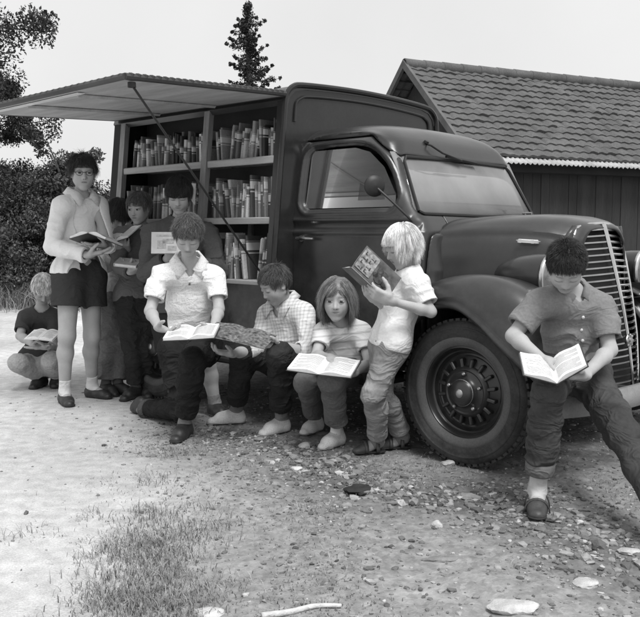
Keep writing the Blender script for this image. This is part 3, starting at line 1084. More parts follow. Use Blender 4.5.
# rear panel, far side, floor
b = MB()
b.prism([(y, z) for y, z in [(-0.875, 0.55), (-0.735, 1.86)] + [(y * 0.985, z - 0.006) for y, z in TOP[1:-1]] + [(0.735, 1.86), (0.875, 0.55)]], 0, BX0, BX0 + 0.03)
vobj("box_rear_panel", b, M['paint_dark'])
b = MB()
b.prism([(0.90, 0.36), (0.742, 1.86), (0.715, 1.86), (0.872, 0.36)], 0, BX0 + 0.03, BX1 - 0.035)
vobj("far_side_panel", b, M['paint'])
b = MB()
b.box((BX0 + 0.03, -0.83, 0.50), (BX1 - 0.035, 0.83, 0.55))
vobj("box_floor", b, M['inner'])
b = MB()
b.prism([(-0.893, 0.36), (-0.852, 0.79), (-0.825, 0.79), (-0.866, 0.36)], 0, BX0 + 0.01, -2.93)
b.prism([(-0.893, 0.36), (-0.852, 0.79), (-0.825, 0.79), (-0.866, 0.36)], 0, -1.91, BX1 - 0.035)
b.prism([(-0.868, 0.62), (-0.852, 0.79), (-0.825, 0.79), (-0.841, 0.62)], 0, -2.93, -1.91)
vobj("side_skirt", b, M['paint_dark'])
# shelving: back board, posts, shelves
b = MB()
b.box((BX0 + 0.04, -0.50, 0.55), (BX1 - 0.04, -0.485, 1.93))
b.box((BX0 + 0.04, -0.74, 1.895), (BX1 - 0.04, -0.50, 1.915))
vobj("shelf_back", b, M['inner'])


def post(x, w, mt, dep=0.04, zb=0.79, zt=1.862, yin=0.0, nm="shelf_post"):
    b_ = MB()
    b_.prism([(-bw(zb) + 0.003 + yin, zb), (-bw(zt) + 0.003 + yin, zt), (-bw(zt) + dep + yin, zt), (-bw(zb) + dep + yin, zb)], 0, x - w / 2, x + w / 2)
    return vobj(nm, b_, mt)


post(-2.962, 0.055, M['wood_post'])
post(-3.030, 0.076, M['grille_back'], 0.10, nm="corner_post")
post(-2.045, 0.052, M['wood_post'])
post(-1.385, 0.045, M['paint_dark'], 0.05, nm="corner_post")
post(-1.90, 0.035, M['wood_post'], 0.03, yin=0.30)
for (z, th) in ((1.545, 0.030), (1.187, 0.026), (0.815, 0.03)):
    for (xa, xb) in ((-2.932, -2.074), (-2.017, -1.41)):
        b = MB()
        yo = -bw(z) + 0.012
        b.box((xa, yo, z - th), (xb, -0.51, z), bev=0.003)
        b.box((xa, yo - 0.004, z - th - 0.014), (xb, yo + 0.012, z - 0.003), bev=0.003)
        vobj("shelf", b, M['wood'])

# ---- hatch held up over the shelves
h_C = V(-1.335, -0.752, 1.876); h_D = V(-3.045, -0.752, 1.884); h_B = V(-1.295, -1.86, 1.825); h_A = V(-2.92, -1.84, 1.816)


def hatch_pt(u, v):
    return (h_D * (1 - u) + h_C * u) * (1 - v) + (h_A * (1 - u) + h_B * u) * v


b = MB()
n = 14
low = [[hatch_pt(u, v) for v in np.linspace(0, 1, n)] for u in np.linspace(0, 1, n)]
hi_ = [[hatch_pt(u, v) + V(0, 0, 0.026) for v in np.linspace(0, 1, n)] for u in np.linspace(0, 1, n)]
b.grid(low); b.grid(hi_)
hatch = vobj("hatch", b, M['hatch'])
b = MB()
for (p, q) in (((0, 1), (1, 1)), ((1, 1), (1, 0)), ((0, 0), (0, 1)), ((0, 0), (1, 0))):
    a_ = hatch_pt(*p) + V(0, 0, 0.013); c_ = hatch_pt(*q) + V(0, 0, 0.013)
    b.tube([a_, c_], 0.017, 8)
for k in range(26):
    c_ = hatch_pt(1, 0.03 + 0.94 * k / 25) + V(0.004, 0, 0.02)
    b.lathe([(0.016, -0.004), (0.014, 0.01), (0, 0.013)], c_, (0.3, 0, 1), 8)
    c_ = hatch_pt(0.02 + 0.96 * k / 25, 1) + V(0, -0.004, 0.02)
    b.lathe([(0.014, -0.004), (0.012, 0.008), (0, 0.011)], c_, (0, -0.3, 1), 8)
vobj("hatch_trim", b, M['hatch_edge'], hatch)
b = MB()
q = [hatch_pt(u, v) - V(0, 0, 0.004) for u, v in ((0.02, 0.965), (0.70, 0.965), (0.70, 0.925), (0.02, 0.925))]
b.add(np.array(q + [p - V(0, 0, 0.004) for p in q]), [(0, 1, 2, 3), (7, 6, 5, 4), (0, 4, 5, 1), (1, 5, 6, 2), (2, 6, 7, 3), (3, 7, 4, 0)])
vobj("white_strip", b, M['white'], hatch)
b = MB()
for u in (0.33, 0.66):
    a_ = hatch_pt(u, 0.03); c_ = hatch_pt(u, 0.93)
    b.tube([a_ - V(0, 0, 0.006), c_ - V(0, 0, 0.006)], 0.012, 4)
vobj("hatch_batten", b, M['hatch'], hatch)
b = MB()
p0 = hatch_pt(0.985, 0.95) - V(0, 0, 0.02); p1 = V(-1.40, -0.865, 0.84)
b.tube([p0, p1], 0.0062, 8)
b.lathe([(0, -0.012), (0.02, -0.012), (0.02, 0.012), (0, 0.012)], p0, (0, 0, 1), 12)
b.box(p1 - 0.02, p1 + 0.02, bev=0.004)
vobj("prop_rod", b, M['black'])

for (y0, y1, x0, x1, rz_, lab) in ((-0.42, -0.18, -0.66, -0.52, 0.2, "flat white sheet of paper on the dashboard, near the round mirror"), (0.40, 0.58, -0.64, -0.54, -0.3, "crumpled white paper in the far corner behind the windscreen")):
    b = MB(); G = []
    rp_ = random.Random(lab)
    for i in range(6):
        G.append([(x0 + (x1 - x0) * i / 5, y0 + (y1 - y0) * k / 8, 1.172 + 0.004 * k * (0.4 if "sheet" in lab else 0.9) + rp_.uniform(0, 0.012)) for k in range(9)])
    b.grid(G)
    o = b.build("paper", M['page'], None, smooth=True); o.location = VO; o.rotation_euler = (0, 0, ANG); solidify(o, 0.001)
    tag(o, lab, "paper")

# ================================================================= books on the shelves: each one a thing
TONES = [("black", 0.02), ("dark", 0.05), ("dark grey", 0.09), ("mid grey", 0.17), ("grey", 0.25), ("light grey", 0.40), ("pale", 0.58), ("white", 0.72)]
BOOK_M = []
for nm, g in TONES:
    m = mat("spine_" + nm.replace(" ", "_"), g, 0.55, 0.25, 25, 0.05, 120)
    nt = m.node_tree; N = nt.nodes; L = nt.links
    p = N["Principled BSDF"]; src = p.inputs["Base Color"].links[0].from_socket
    tc = N.new("ShaderNodeTexCoord"); sp = N.new("ShaderNodeSeparateXYZ"); L.new(tc.outputs["Generated"], sp.inputs[0])
    oi = N.new("ShaderNodeObjectInfo")
    ad = N.new("ShaderNodeMath"); ad.operation = 'MULTIPLY_ADD'; ad.inputs[1].default_value = 0.35
    L.new(oi.outputs["Random"], ad.inputs[0]); L.new(sp.outputs[2], ad.inputs[2])
    rp = N.new("ShaderNodeValToRGB"); rp.color_ramp.interpolation = 'CONSTANT'
    els = rp.color_ramp.elements
    els[0].position = 0; els[0].color = (0, 0, 0, 1); els[1].position = 0.66; els[1].color = (0.8,) * 3 + (1,)
    for pos, c in ((0.69, 0), (0.74, 0.9), (0.92, 0), (0.945, 0.7), (0.955, 0)):
        e = els.new(pos); e.color = (c, c, c, 1)
    L.new(ad.outputs[0], rp.inputs[0])
    other = 0.5 if g < 0.2 else (0.06 if g > 0.3 else 0.6)
    mx = N.new("ShaderNodeMix"); mx.data_type = 'RGBA'
    L.new(rp.outputs[0], mx.inputs[0]); L.new(src, mx.inputs[6]); mx.inputs[7].default_value = (other, other, other, 1)
    L.new(mx.outputs[2], p.inputs["Base Color"])
    BOOK_M.append(m)


def shelf_book_mesh(mi):
    """Unit book: x thickness, y depth (spine at y=0, pages inward), z height; rounded spine, recessed page block."""
    b_ = MB()
    sp = [(-0.5, 0.06), (-0.42, 0.015), (-0.2, -0.01), (0, -0.018), (0.2, -0.01), (0.42, 0.015), (0.5, 0.06), (0.5, 1), (0.40, 1), (0.40, 0.08), (-0.40, 0.08), (-0.40, 1), (-0.5, 1)]
    # cover (U section)
    n_ = len(sp); vs = [(x, y, 0) for x, y in sp] + [(x, y, 1) for x, y in sp]
    fs = [(i, (i + 1) % n_, n_ + (i + 1) % n_, n_ + i) for i in range(n_)]
    fs += [(n_ + 0, n_ + 1, n_ + 2, n_ + 3, n_ + 4, n_ + 5, n_ + 6, n_ + 9, n_ + 10), (n_ + 6, n_ + 7, n_ + 8, n_ + 9), (n_ + 12, n_ + 0, n_ + 10, n_ + 11)]
    fs += [(10, 9, 6, 5, 4, 3, 2, 1, 0), (9, 8, 7, 6), (11, 10, 0, 12)]
    b_.add(vs, fs, 0)
    b_.box((-0.41, 0.075, 0.015), (0.41, 0.97, 0.975), 1)
    return mesh_from("book", np.concatenate(b_.v), b_.f, [BOOK_M[mi], M['page']], False, b_.m)


BMESH = [shelf_book_mesh(i) for i in range(len(TONES))]
ORD = ["first", "second", "third", "fourth", "fifth", "sixth", "seventh", "eighth", "ninth", "tenth", "eleventh", "twelfth", "thirteenth", "fourteenth",
       "fifteenth", "sixteenth", "seventeenth", "eighteenth", "nineteenth", "twentieth", "twenty-first", "twenty-second", "twenty-third", "twenty-fourth",
       "twenty-fifth", "twenty-sixth", "twenty-seventh", "twenty-eighth", "twenty-ninth", "thirtieth", "thirty-first", "thirty-second", "thirty-third", "thirty-fourth", "thirty-fifth", "thirty-sixth", "thirty-seventh", "thirty-eighth", "thirty-ninth", "fortieth"] + ["forty-" + q for q in ("first", "second", "third", "fourth", "fifth", "sixth", "seventh", "eighth", "ninth")] + ["fiftieth"] + ["fifty-" + q for q in ("first", "second", "third", "fourth", "fifth", "sixth", "seventh", "eighth", "ninth")]


def fill_shelf(xa, xb, z, where, hmin, hmax, weights, gaps=()):
    r_ = random.Random(where)
    x = xa; k = 0; lean = 0.0; run_ = 0
    while x < xb - 0.012:
        if any(g0 < x < g1 for g0, g1 in gaps):
            x += 0.01; continue
        th = r_.choice([0.009, 0.011, 0.013, 0.015, 0.018, 0.021, 0.026]) * r_.uniform(0.9, 1.1)
        hgt = r_.uniform(hmin, hmax); dep = r_.uniform(0.12, 0.17)
        mi = r_.choices(range(len(TONES)), weights)[0]
        if run_ <= 0:
            new = r_.choice([0.0, 0.0, 0.015, -0.015, 0.05, 0.09, -0.07, -0.12, 0.15])
            gap_ = abs(math.sin(new - lean)) * hgt * 0.8 if new != lean else 0
            lean = new; run_ = r_.randint(3, 8); x += gap_
        run_ -= 1
        tl_ = lean + r_.uniform(-0.02, 0.02)
        lx = 0
        if x + th + lx > xb: break
        xc = x + th / 2
        o_ = bpy.data.objects.new("book", BMESH[mi]); COL.objects.link(o_)
        loc = van_w(V(xc, -bw(z) + 0.045 + r_.uniform(0, 0.035), z + 0.001 + abs(math.sin(tl_)) * th / 2))
        o_.location = loc; o_.scale = (th, dep, hgt)
        o_.rotation_mode = 'XYZ'
        R = Matrix.Rotation(ANG, 4, 'Z') @ Matrix.Rotation(tl_, 4, 'Y')
        o_.rotation_euler = R.to_euler()
        look = TONES[mi][0].replace("dark grey", "charcoal").replace("mid grey", "ashen").replace("light grey", "silvery")
        fat = "thin" if th < 0.0165 else ("thick" if th > 0.0245 else "medium")
        tilt = ", leaning" if abs(lean) > 0.05 else ""
        tag(o_, f"{look} {fat} book{tilt}, {ORD[k]} from the left {where}", "book", "books standing on the van shelves")
        x += th / max(math.cos(tl_), 0.9) + 0.001
        k += 1


fill_shelf(-2.925, -2.08, 1.545, "on the upper shelf's left bay", 0.15, 0.215, [3, 4, 4, 4, 3, 3, 2, 1])
fill_shelf(-2.00, -1.43, 1.545, "on the upper shelf's right bay", 0.16, 0.225, [3, 4, 4, 4, 3, 3, 2, 1])
fill_shelf(-2.925, -2.08, 1.187, "on the middle shelf's left bay", 0.15, 0.24, [3, 4, 4, 4, 3, 3, 2, 1])
fill_shelf(-2.01, -1.43, 1.187, "on the middle shelf's right bay", 0.17, 0.255, [2, 3, 4, 5, 4, 4, 3, 1])
fill_shelf(-2.01, -1.43, 0.815, "on the lowest shelf's right bay", 0.19, 0.28, [3, 3, 3, 3, 4, 4, 4, 2], gaps=())
# a pale sheet tucked beside the middle post
b = MB()
pts = [(-2.09, -0.815, 1.37), (-2.16, -0.815, 1.375), (-2.10, -0.81, 1.29)]
b.prism([(-2.16, 1.41), (-2.075, 1.405), (-2.085, 1.27), (-2.12, 1.30)], 1, -0.815, -0.811)
o = b.build("paper_sheet", M['page'], None); o.location = VO; o.rotation_euler = (0, 0, ANG)
tag(o, "white paper sheet tucked beside the middle shelf post", "paper")
# ================================================================= ground
GX = np.concatenate([np.linspace(-260, -9, 26), np.linspace(-8.4, -3.2, 40), np.linspace(-3.1, 3.6, 300), np.linspace(3.8, 9, 40), np.linspace(10, 260, 26)])
GY = np.concatenate([np.linspace(-30, 0.5, 12), np.linspace(0.7, 2.0, 20), np.linspace(2.02, 6.6, 260), np.linspace(6.7, 14, 60), np.linspace(14.6, 30, 20), np.linspace(34, 400, 24)])
X, Y = np.meshgrid(GX, GY, indexing='ij')
Z = np.zeros_like(X)
near = np.clip(1.3 - np.hypot(X * 0.7, Y - 3.5) / 9, 0, 1)
dist_band = np.zeros_like(X)


def track_mask(X, Y):
    """1 on the pale sandy drive at the left, 0 on the stony verge."""
    edge = -0.62 - 0.20 * (Y - 3) + 0.22 * vnoise(Y * 1.3, X * 0.5, Y * 0 + 2.2) + 0.12 * vnoise(X * 4, Y * 4, X * 0 + 5)
    return 1 / (1 + np.exp((X - edge) * 9))


def rubble_mask(X, Y):
    """strip of broken stones alongside the van."""
    rel = np.stack([X - VO[0], Y - VO[1]], -1)
    ly = rel @ VL[:2]; lx = rel @ VF[:2]
    n_ = 0.22 * vnoise(X * 2.2, Y * 2.2, X * 0 + 1)
    a_ = np.exp(-((ly + 1.42 + n_) / 0.28) ** 2) * (1 / (1 + np.exp(-(lx + 1.55) * 6))) * (1 / (1 + np.exp((lx - 1.6) * 3)))
    return a_


tm = track_mask(X, Y)
Z = (1 - tm) * (0.010 * vnoise(X * 3.1, Y * 3.1, X * 0 + 3) + 0.007 * vnoise(X * 9, Y * 9, X * 0) + 0.0045 * vnoise(X * 26, Y * 26, X * 0 + 9)) * near
Z += tm * (0.006 * vnoise(X * 2, Y * 2, X * 0 + 4) + 0.0015 * vnoise(X * 14, Y * 14, X * 0)) * near
Z += 0.016 * rubble_mask(X, Y) * (0.4 + 0.6 * vnoise(X * 14, Y * 14, X * 0 + 2)) - 0.009 * near
m_, n_ = X.shape
ids = np.arange(m_ * n_).reshape(m_, n_)
quads = np.stack([ids[:-1, :-1], ids[1:, :-1], ids[1:, 1:], ids[:-1, 1:]], -1).reshape(-1, 4)


def ground_mat():
    m = mat("ground_sand_and_gravel", 1.0, 0.95, 0.14, 1.1, 0.4, 110, spec=0.15, fine=0.16)
    nt = m.node_tree; N = nt.nodes; L = nt.links
    p = N["Principled BSDF"]; src = p.inputs["Base Color"].links[0].from_socket
    a = N.new("ShaderNodeAttribute"); a.attribute_name = "tone"
    # speckle of small stones
    tc = N.new("ShaderNodeTexCoord")
    vo = N.new("ShaderNodeTexVoronoi"); vo.inputs["Scale"].default_value = 55
    L.new(tc.outputs["Object"], vo.inputs["Vector"])
    r = N.new("ShaderNodeMapRange"); r.inputs["To Min"].default_value = 0.80; r.inputs["To Max"].default_value = 1.2
    L.new(vo.outputs["Color"], r.inputs["Value"])
    n2 = N.new("ShaderNodeTexNoise"); n2.inputs["Scale"].default_value = 22; n2.inputs["Detail"].default_value = 6; n2.inputs["Roughness"].default_value = 0.7
    L.new(tc.outputs["Object"], n2.inputs["Vector"])
    r2 = N.new("ShaderNodeMapRange"); r2.inputs["From Min"].default_value = 0.3; r2.inputs["From Max"].default_value = 0.7
    r2.inputs["To Min"].default_value = 0.72; r2.inputs["To Max"].default_value = 1.28
    L.new(n2.outputs[0], r2.inputs["Value"])
    x1 = N.new("ShaderNodeMath"); x1.operation = 'MULTIPLY'; L.new(src, x1.inputs[0]); L.new(r.outputs[0], x1.inputs[1])
    x2 = N.new("ShaderNodeMath"); x2.operation = 'MULTIPLY'; L.new(x1.outputs[0], x2.inputs[0]); L.new(r2.outputs[0], x2.inputs[1])
    # the drive is smoother: less speckle
    mx = N.new("ShaderNodeMix"); mx.data_type = 'FLOAT'
    rr = N.new("ShaderNodeMapRange"); rr.inputs["From Min"].default_value = 0.25; rr.inputs["From Max"].default_value = 0.44
    L.new(a.outputs["Fac"], rr.inputs["Value"]); L.new(rr.outputs[0], mx.inputs[0])
    v3 = N.new("ShaderNodeTexNoise"); v3.inputs["Scale"].default_value = 150; v3.inputs["Detail"].default_value = 4; v3.inputs["Roughness"].default_value = 0.75
    L.new(tc.outputs["Object"], v3.inputs["Vector"])
    r3 = N.new("ShaderNodeMapRange"); r3.inputs["From Min"].default_value = 0.35; r3.inputs["From Max"].default_value = 0.65
    r3.inputs["To Min"].default_value = 0.78; r3.inputs["To Max"].default_value = 1.16
    L.new(v3.outputs[0], r3.inputs["Value"])
    x4 = N.new("ShaderNodeMath"); x4.operation = 'MULTIPLY'; L.new(src, x4.inputs[0]); L.new(r3.outputs[0], x4.inputs[1])
    L.new(x2.outputs[0], mx.inputs[2]); L.new(x4.outputs[0], mx.inputs[3])
    x3 = N.new("ShaderNodeMath"); x3.operation = 'MULTIPLY'; L.new(mx.outputs[0], x3.inputs[0]); L.new(a.outputs["Fac"], x3.inputs[1])
    L.new(x3.outputs[0], p.inputs["Base Color"])
    return m


tone = 0.26 + 0.255 * tm - 0.13 * rubble_mask(X, Y)
patch = vnoise(X * 1.7 + 4, Y * 1.7, X * 0 + 6)
tone = tone * (1 + 0.14 * patch)
# ground tone made darker beneath the van, soft at the edges
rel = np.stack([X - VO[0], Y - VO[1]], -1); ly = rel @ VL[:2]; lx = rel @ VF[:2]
under_van = (1 / (1 + np.exp((np.abs(ly) - 0.85) * 8))) * (1 / (1 + np.exp((np.abs(lx + 1.2) - 2.0) * 5)))
tone = tone * (1 - 0.45 * under_van)
far = np.clip((Y - 11.5) / 2.0, 0, 1)
tone = tone * (1 - far * 0.55)
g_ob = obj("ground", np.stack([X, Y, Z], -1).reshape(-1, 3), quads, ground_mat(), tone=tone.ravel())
tag(g_ob, kind="structure")


def ground_z(x, y):
    x = np.asarray(x, float); y = np.asarray(y, float)
    i = np.clip(np.searchsorted(GX, x) - 1, 0, len(GX) - 2); j = np.clip(np.searchsorted(GY, y) - 1, 0, len(GY) - 2)
    fx = (x - GX[i]) / (GX[i + 1] - GX[i]); fy = (y - GY[j]) / (GY[j + 1] - GY[j])
    return (Z[i, j] * (1 - fx) + Z[i + 1, j] * fx) * (1 - fy) + (Z[i, j + 1] * (1 - fx) + Z[i + 1, j + 1] * fx) * fy


# ---- gravel: countless small stones, one object
ICO = None


def rock_base(sub=1, seed=0):
    import bmesh
    bm = bmesh.new(); bmesh.ops.create_icosphere(bm, subdivisions=sub, radius=1.0)
    v = np.array([q.co[:] for q in bm.verts]); f = np.array([[q.index for q in fc.verts] for fc in bm.faces]); bm.free()
    return v, f


RV, RF = rock_base(1)


def scatter_rocks(name, pts, sizes, mats, seed):
    r_ = np.random.default_rng(seed); n = len(pts); k = len(RV)
    base = RV[None] * (1 + 0.35 * r_.standard_normal((n, k, 1)) * 0.6)
    sc = np.stack([r_.uniform(0.7, 1.3, n), r_.uniform(0.5, 1.0, n), r_.uniform(0.3, 0.65, n)], 1) * sizes[:, None]
    base = base * sc[:, None]
    a = r_.uniform(0, 6.28, n); c, s = np.cos(a)[:, None], np.sin(a)[:, None]
    x = base[:, :, 0] * c - base[:, :, 1] * s; y = base[:, :, 0] * s + base[:, :, 1] * c
    v = np.stack([x, y, base[:, :, 2]], -1) + pts[:, None]
    f = RF[None] + (np.arange(n) * k)[:, None, None]
    tn = np.repeat(np.clip(r_.lognormal(0, 0.42, n), 0.35, 2.4), k)
    o_ = obj(name, v.reshape(-1, 3), f.reshape(-1, 3), mats, smooth=False, tone=tn)
    return o_


def stone_mat(nm, g):
    m = mat(nm, g, 0.9, 0.2, 30, 0.3, 160, spec=0.2, tone=True)
    return m


r_ = np.random.default_rng(3)
cand = np.stack([r_.uniform(-2.2, 2.6, 90000), r_.uniform(2.15, 6.2, 90000)], 1)
rm = rubble_mask(cand[:, 0], cand[:, 1]); tmc = track_mask(cand[:, 0], cand[:, 1])
prob = 0.13 * (1 - tmc) ** 2 + 0.50 * np.clip(rm, 0, 1) + 0.012
under = 1.0
keep = r_.random(len(cand)) < prob
cand = cand[keep]; rm = rm[keep]
sz = np.clip(r_.lognormal(math.log(0.0055), 0.5, len(cand)), 0.0025, 0.02) * (1 + 0.8 * rm)
P3 = np.concatenate([cand, (ground_z(cand[:, 0], cand[:, 1]) + sz * 0.15)[:, None]], 1)
gv = scatter_rocks("gravel", P3, sz, stone_mat("gravel_stone", 0.20), 8)
tag(gv, "loose grey gravel strewn beside the van", kind="stuff")


def lump(name, px, py, size, g, flat, label, cat, seed, rz=0.0, amp=0.28, sub=3):
    v, f = rock_base(sub)
    s_ = seed * 1.7
    nz = vnoise(v[:, 0] * 1.4 + s_, v[:, 1] * 1.4, v[:, 2] * 1.4) * amp + vnoise(v[:, 0] * 3.6, v[:, 1] * 3.6 + s_, v[:, 2] * 3.6) * amp * 0.45
    v = v * (1 + nz[:, None])
    v = v * V(*size) * V(1, 1, flat)
    c, s = math.cos(rz), math.sin(rz)
    v = np.stack([v[:, 0] * c - v[:, 1] * s, v[:, 0] * s + v[:, 1] * c, v[:, 2]], 1)
    p = on_ground(px, py); p[2] = float(ground_z(p[0], p[1])) + size[2] * flat * 0.35
    m = mat("stone_" + str(seed), g, 0.9, 0.25, 25, 0.4, 110, spec=0.2, fine=0.12)
    o_ = obj(name, v, f, m, smooth=False); o_.location = p
    shade_auto(o_, 40)
    tag(o_, label, cat)


lump("stone", 514, 607, (0.075, 0.045, 0.03), 0.48, 0.55, "pale flat jagged stone at the front of the gravel", "stone", 1, 0.1)
lump("stone", 586, 581, (0.045, 0.035, 0.02), 0.46, 0.6, "pale oval stone in front of the boy in jeans", "stone", 2, 0.4)
lump("stone", 441, 556, (0.062, 0.022, 0.014), 0.22, 0.7, "long grey slab of stone lying on bare gravel", "stone", 3, 0.05)
lump("stone", 437, 524, (0.022, 0.02, 0.022), 0.5, 0.8, "small pale round stone in front of the truck wheel", "stone", 4)
lump("stone", 448, 464, (0.035, 0.03, 0.022), 0.42, 0.7, "light stone wedged under the front tyre edge", "stone", 5)
lump("stone", 630, 553, (0.04, 0.03, 0.02), 0.44, 0.6, "pale stone beside the outstretched jeans leg", "stone", 6)
lump("stone", 208, 611, (0.05, 0.035, 0.02), 0.52, 0.6, "pale stone at the foot of the grass tufts", "stone", 7)
lump("stone", 545, 450, (0.018, 0.018, 0.015), 0.6, 0.8, "tiny white stone in the shade under the bumper", "stone", 8)
lump("stone", 305, 448, (0.03, 0.028, 0.024), 0.5, 0.85, "rounded light stone in front of the seated girl's shoe", "stone", 9)
lump("stone", 297, 468, (0.028, 0.022, 0.018), 0.55, 0.7, "pale stone in the rubble before the seated boy", "stone", 10)
lump("clod", 357, 491, (0.065, 0.05, 0.035), 0.035, 0.6, "dark flattened clod lying before the standing blond child", "clod", 11, 0.2, 0.7)
# a pale bent stick in the foreground
b = MB()
pts = [on_ground(262, 616), on_ground(290, 610), on_ground(315, 606), on_ground(341, 603)]
for i, p in enumerate(pts): p[2] = float(ground_z(p[0], p[1])) + 0.008
b.tube(catmull(pts, 5), np.linspace(0.011, 0.006, 16), 8)
o = b.build("stick", mat("dry_wood", 0.55, 0.8, 0.2, 30, 0.3, 120), None, smooth=True, base=pts[0]); o.location = pts[0]
tag(o, "pale dry stick lying on the gravel", "stick")

# ---- grass: one mass of blades
def grass():
    r_ = np.random.default_rng(21)
    roots = []
    def clump(px, py, rad, n, h0, h1):
        c = on_ground(px, py)
        q = c[:2] + r_.normal(0, rad, (n, 2))
        roots.append(np.concatenate([q, r_.uniform(h0, h1, (n, 1))], 1))
    for (px, py, rad, n) in [(150, 598, .07, 800), (125, 575, .07, 700), (170, 570, .06, 600), (185, 545, .06, 420), (140, 545, .05, 420), (120, 540, .05, 260), (205, 590, .06, 420),
                             (155, 520, .06, 360), (200, 528, .06, 300), (110, 598, .05, 480), (225, 525, .05, 160), (95, 555, .04, 130), (150, 510, .04, 160), (135, 608, .07, 700), (180, 612, .06, 500), (150, 556, .06, 500), (165, 535, .05, 300),
                             (158, 450, .04, 110), (175, 455, .03, 90), (152, 480, .05, 140), (205, 508, .05, 120), (15, 535, .05, 60), (40, 530, .05, 40), (90, 515, .04, 50)]:
        clump(px, py, rad * 1.25, int(n * 0.62), 0.015, 0.055)
    # sparse blades over the verge
    q = np.stack([r_.uniform(-1.2, 2.2, 42000), r_.uniform(2.15, 4.6, 42000)], 1)
    t_ = track_mask(q[:, 0], q[:, 1]); nn = vnoise(q[:, 0] * 3, q[:, 1] * 3, q[:, 0] * 0 + 11)
    q = q[(r_.random(len(q)) < (1 - t_) * np.clip(nn * 1.5 + 0.2, 0, 1))]
    roots.append(np.concatenate([q, r_.uniform(0.006, 0.026, (len(q), 1))], 1))
    # taller weeds by the far edge of the drive
    q = np.stack([r_.uniform(-9, -1.9, 9000), r_.normal(12.9, 0.45, 9000)], 1)
    roots.append(np.concatenate([q, r_.uniform(0.15, 0.5, (len(q), 1))], 1))
    R = np.concatenate(roots); n = len(R)
    z0 = ground_z(R[:, 0], R[:, 1]) - 0.003
    a = r_.uniform(0, 6.28, n); h = R[:, 2]; ln = h * r_.uniform(0.3, 1.3, n)
    d = np.stack([np.cos(a), np.sin(a)], 1); s = np.stack([-d[:, 1], d[:, 0]], 1)
    w = np.where(h > 0.12, 0.006, 0.0013) * r_.uniform(0.7, 1.4, n)
    vs = np.zeros((n, 5, 3))
    for k, (t, ww) in enumerate(((0, 1), (0, -1), (0.55, 0.8), (0.55, -0.8), (1, 0))):
        vs[:, k, :2] = R[:, :2] + d * (ln * t * t)[:, None] + s * (w * ww)[:, None]
        vs[:, k, 2] = z0 + h * (t - 0.22 * t * t)
    base = (np.arange(n) * 5)[:, None]
    q4 = base + np.array([[0, 1, 3, 2]]); t3 = base + np.array([[2, 3, 4]])
    fs = [tuple(x) for x in q4.tolist()] + [tuple(x) for x in t3.tolist()]
    tn = np.repeat(r_.choice([0.6, 0.85, 1.0, 1.3, 1.8], n, p=[.2, .25, .25, .2, .1]), 5)
    o_ = obj("grass", vs.reshape(-1, 3), fs, mat("dry_grass", 0.21, 0.8, 0.1, 5, tone=True, spec=0.2), smooth=False, tone=tn)
    tag(o_, "dry grass tufts and weeds growing along the drive", kind="stuff")


grass()

# ================================================================= trees and bushes
def leaf_mat(nm, g):
    m = mat(nm, g, 0.6, 0.25, 1.2, spec=0.35, tone=True)
    return m


LEAF = [leaf_mat("foliage_dark", 0.045), leaf_mat("foliage_mid", 0.075), leaf_mat("needles", 0.035)]
BARK = mat("bark", 0.06, 0.9, 0.3, 14, 0.5, 40, stretch=(1, 1, 0.25))


def leaves(centres, radii, per, size, seed, droop=0.0):
    r_ = np.random.default_rng(seed)
    C_ = np.repeat(centres, per, 0); R_ = np.repeat(radii, per)
    n = len(C_)
    d = r_.standard_normal((n, 3)); d /= np.linalg.norm(d, axis=1)[:, None]
    P = C_ + d * (R_ * r_.random(n) ** 0.45)[:, None]
    a = r_.standard_normal((n, 3)); a /= np.linalg.norm(a, axis=1)[:, None]
    b_ = np.cross(a, r_.standard_normal((n, 3))); b_ /= np.linalg.norm(b_, axis=1)[:, None]
    s = size * r_.uniform(0.6, 1.4, n)[:, None]
    vs = np.stack([P - a * s, P + b_ * s * 0.5, P + a * s, P - b_ * s * 0.5], 1)
    base = (np.arange(n) * 4)[:, None] + np.arange(4)[None]
    tn = np.repeat(np.clip(r_.lognormal(0, 0.35, n), 0.4, 2.2), 4)
    return vs.reshape(-1, 3), base, tn


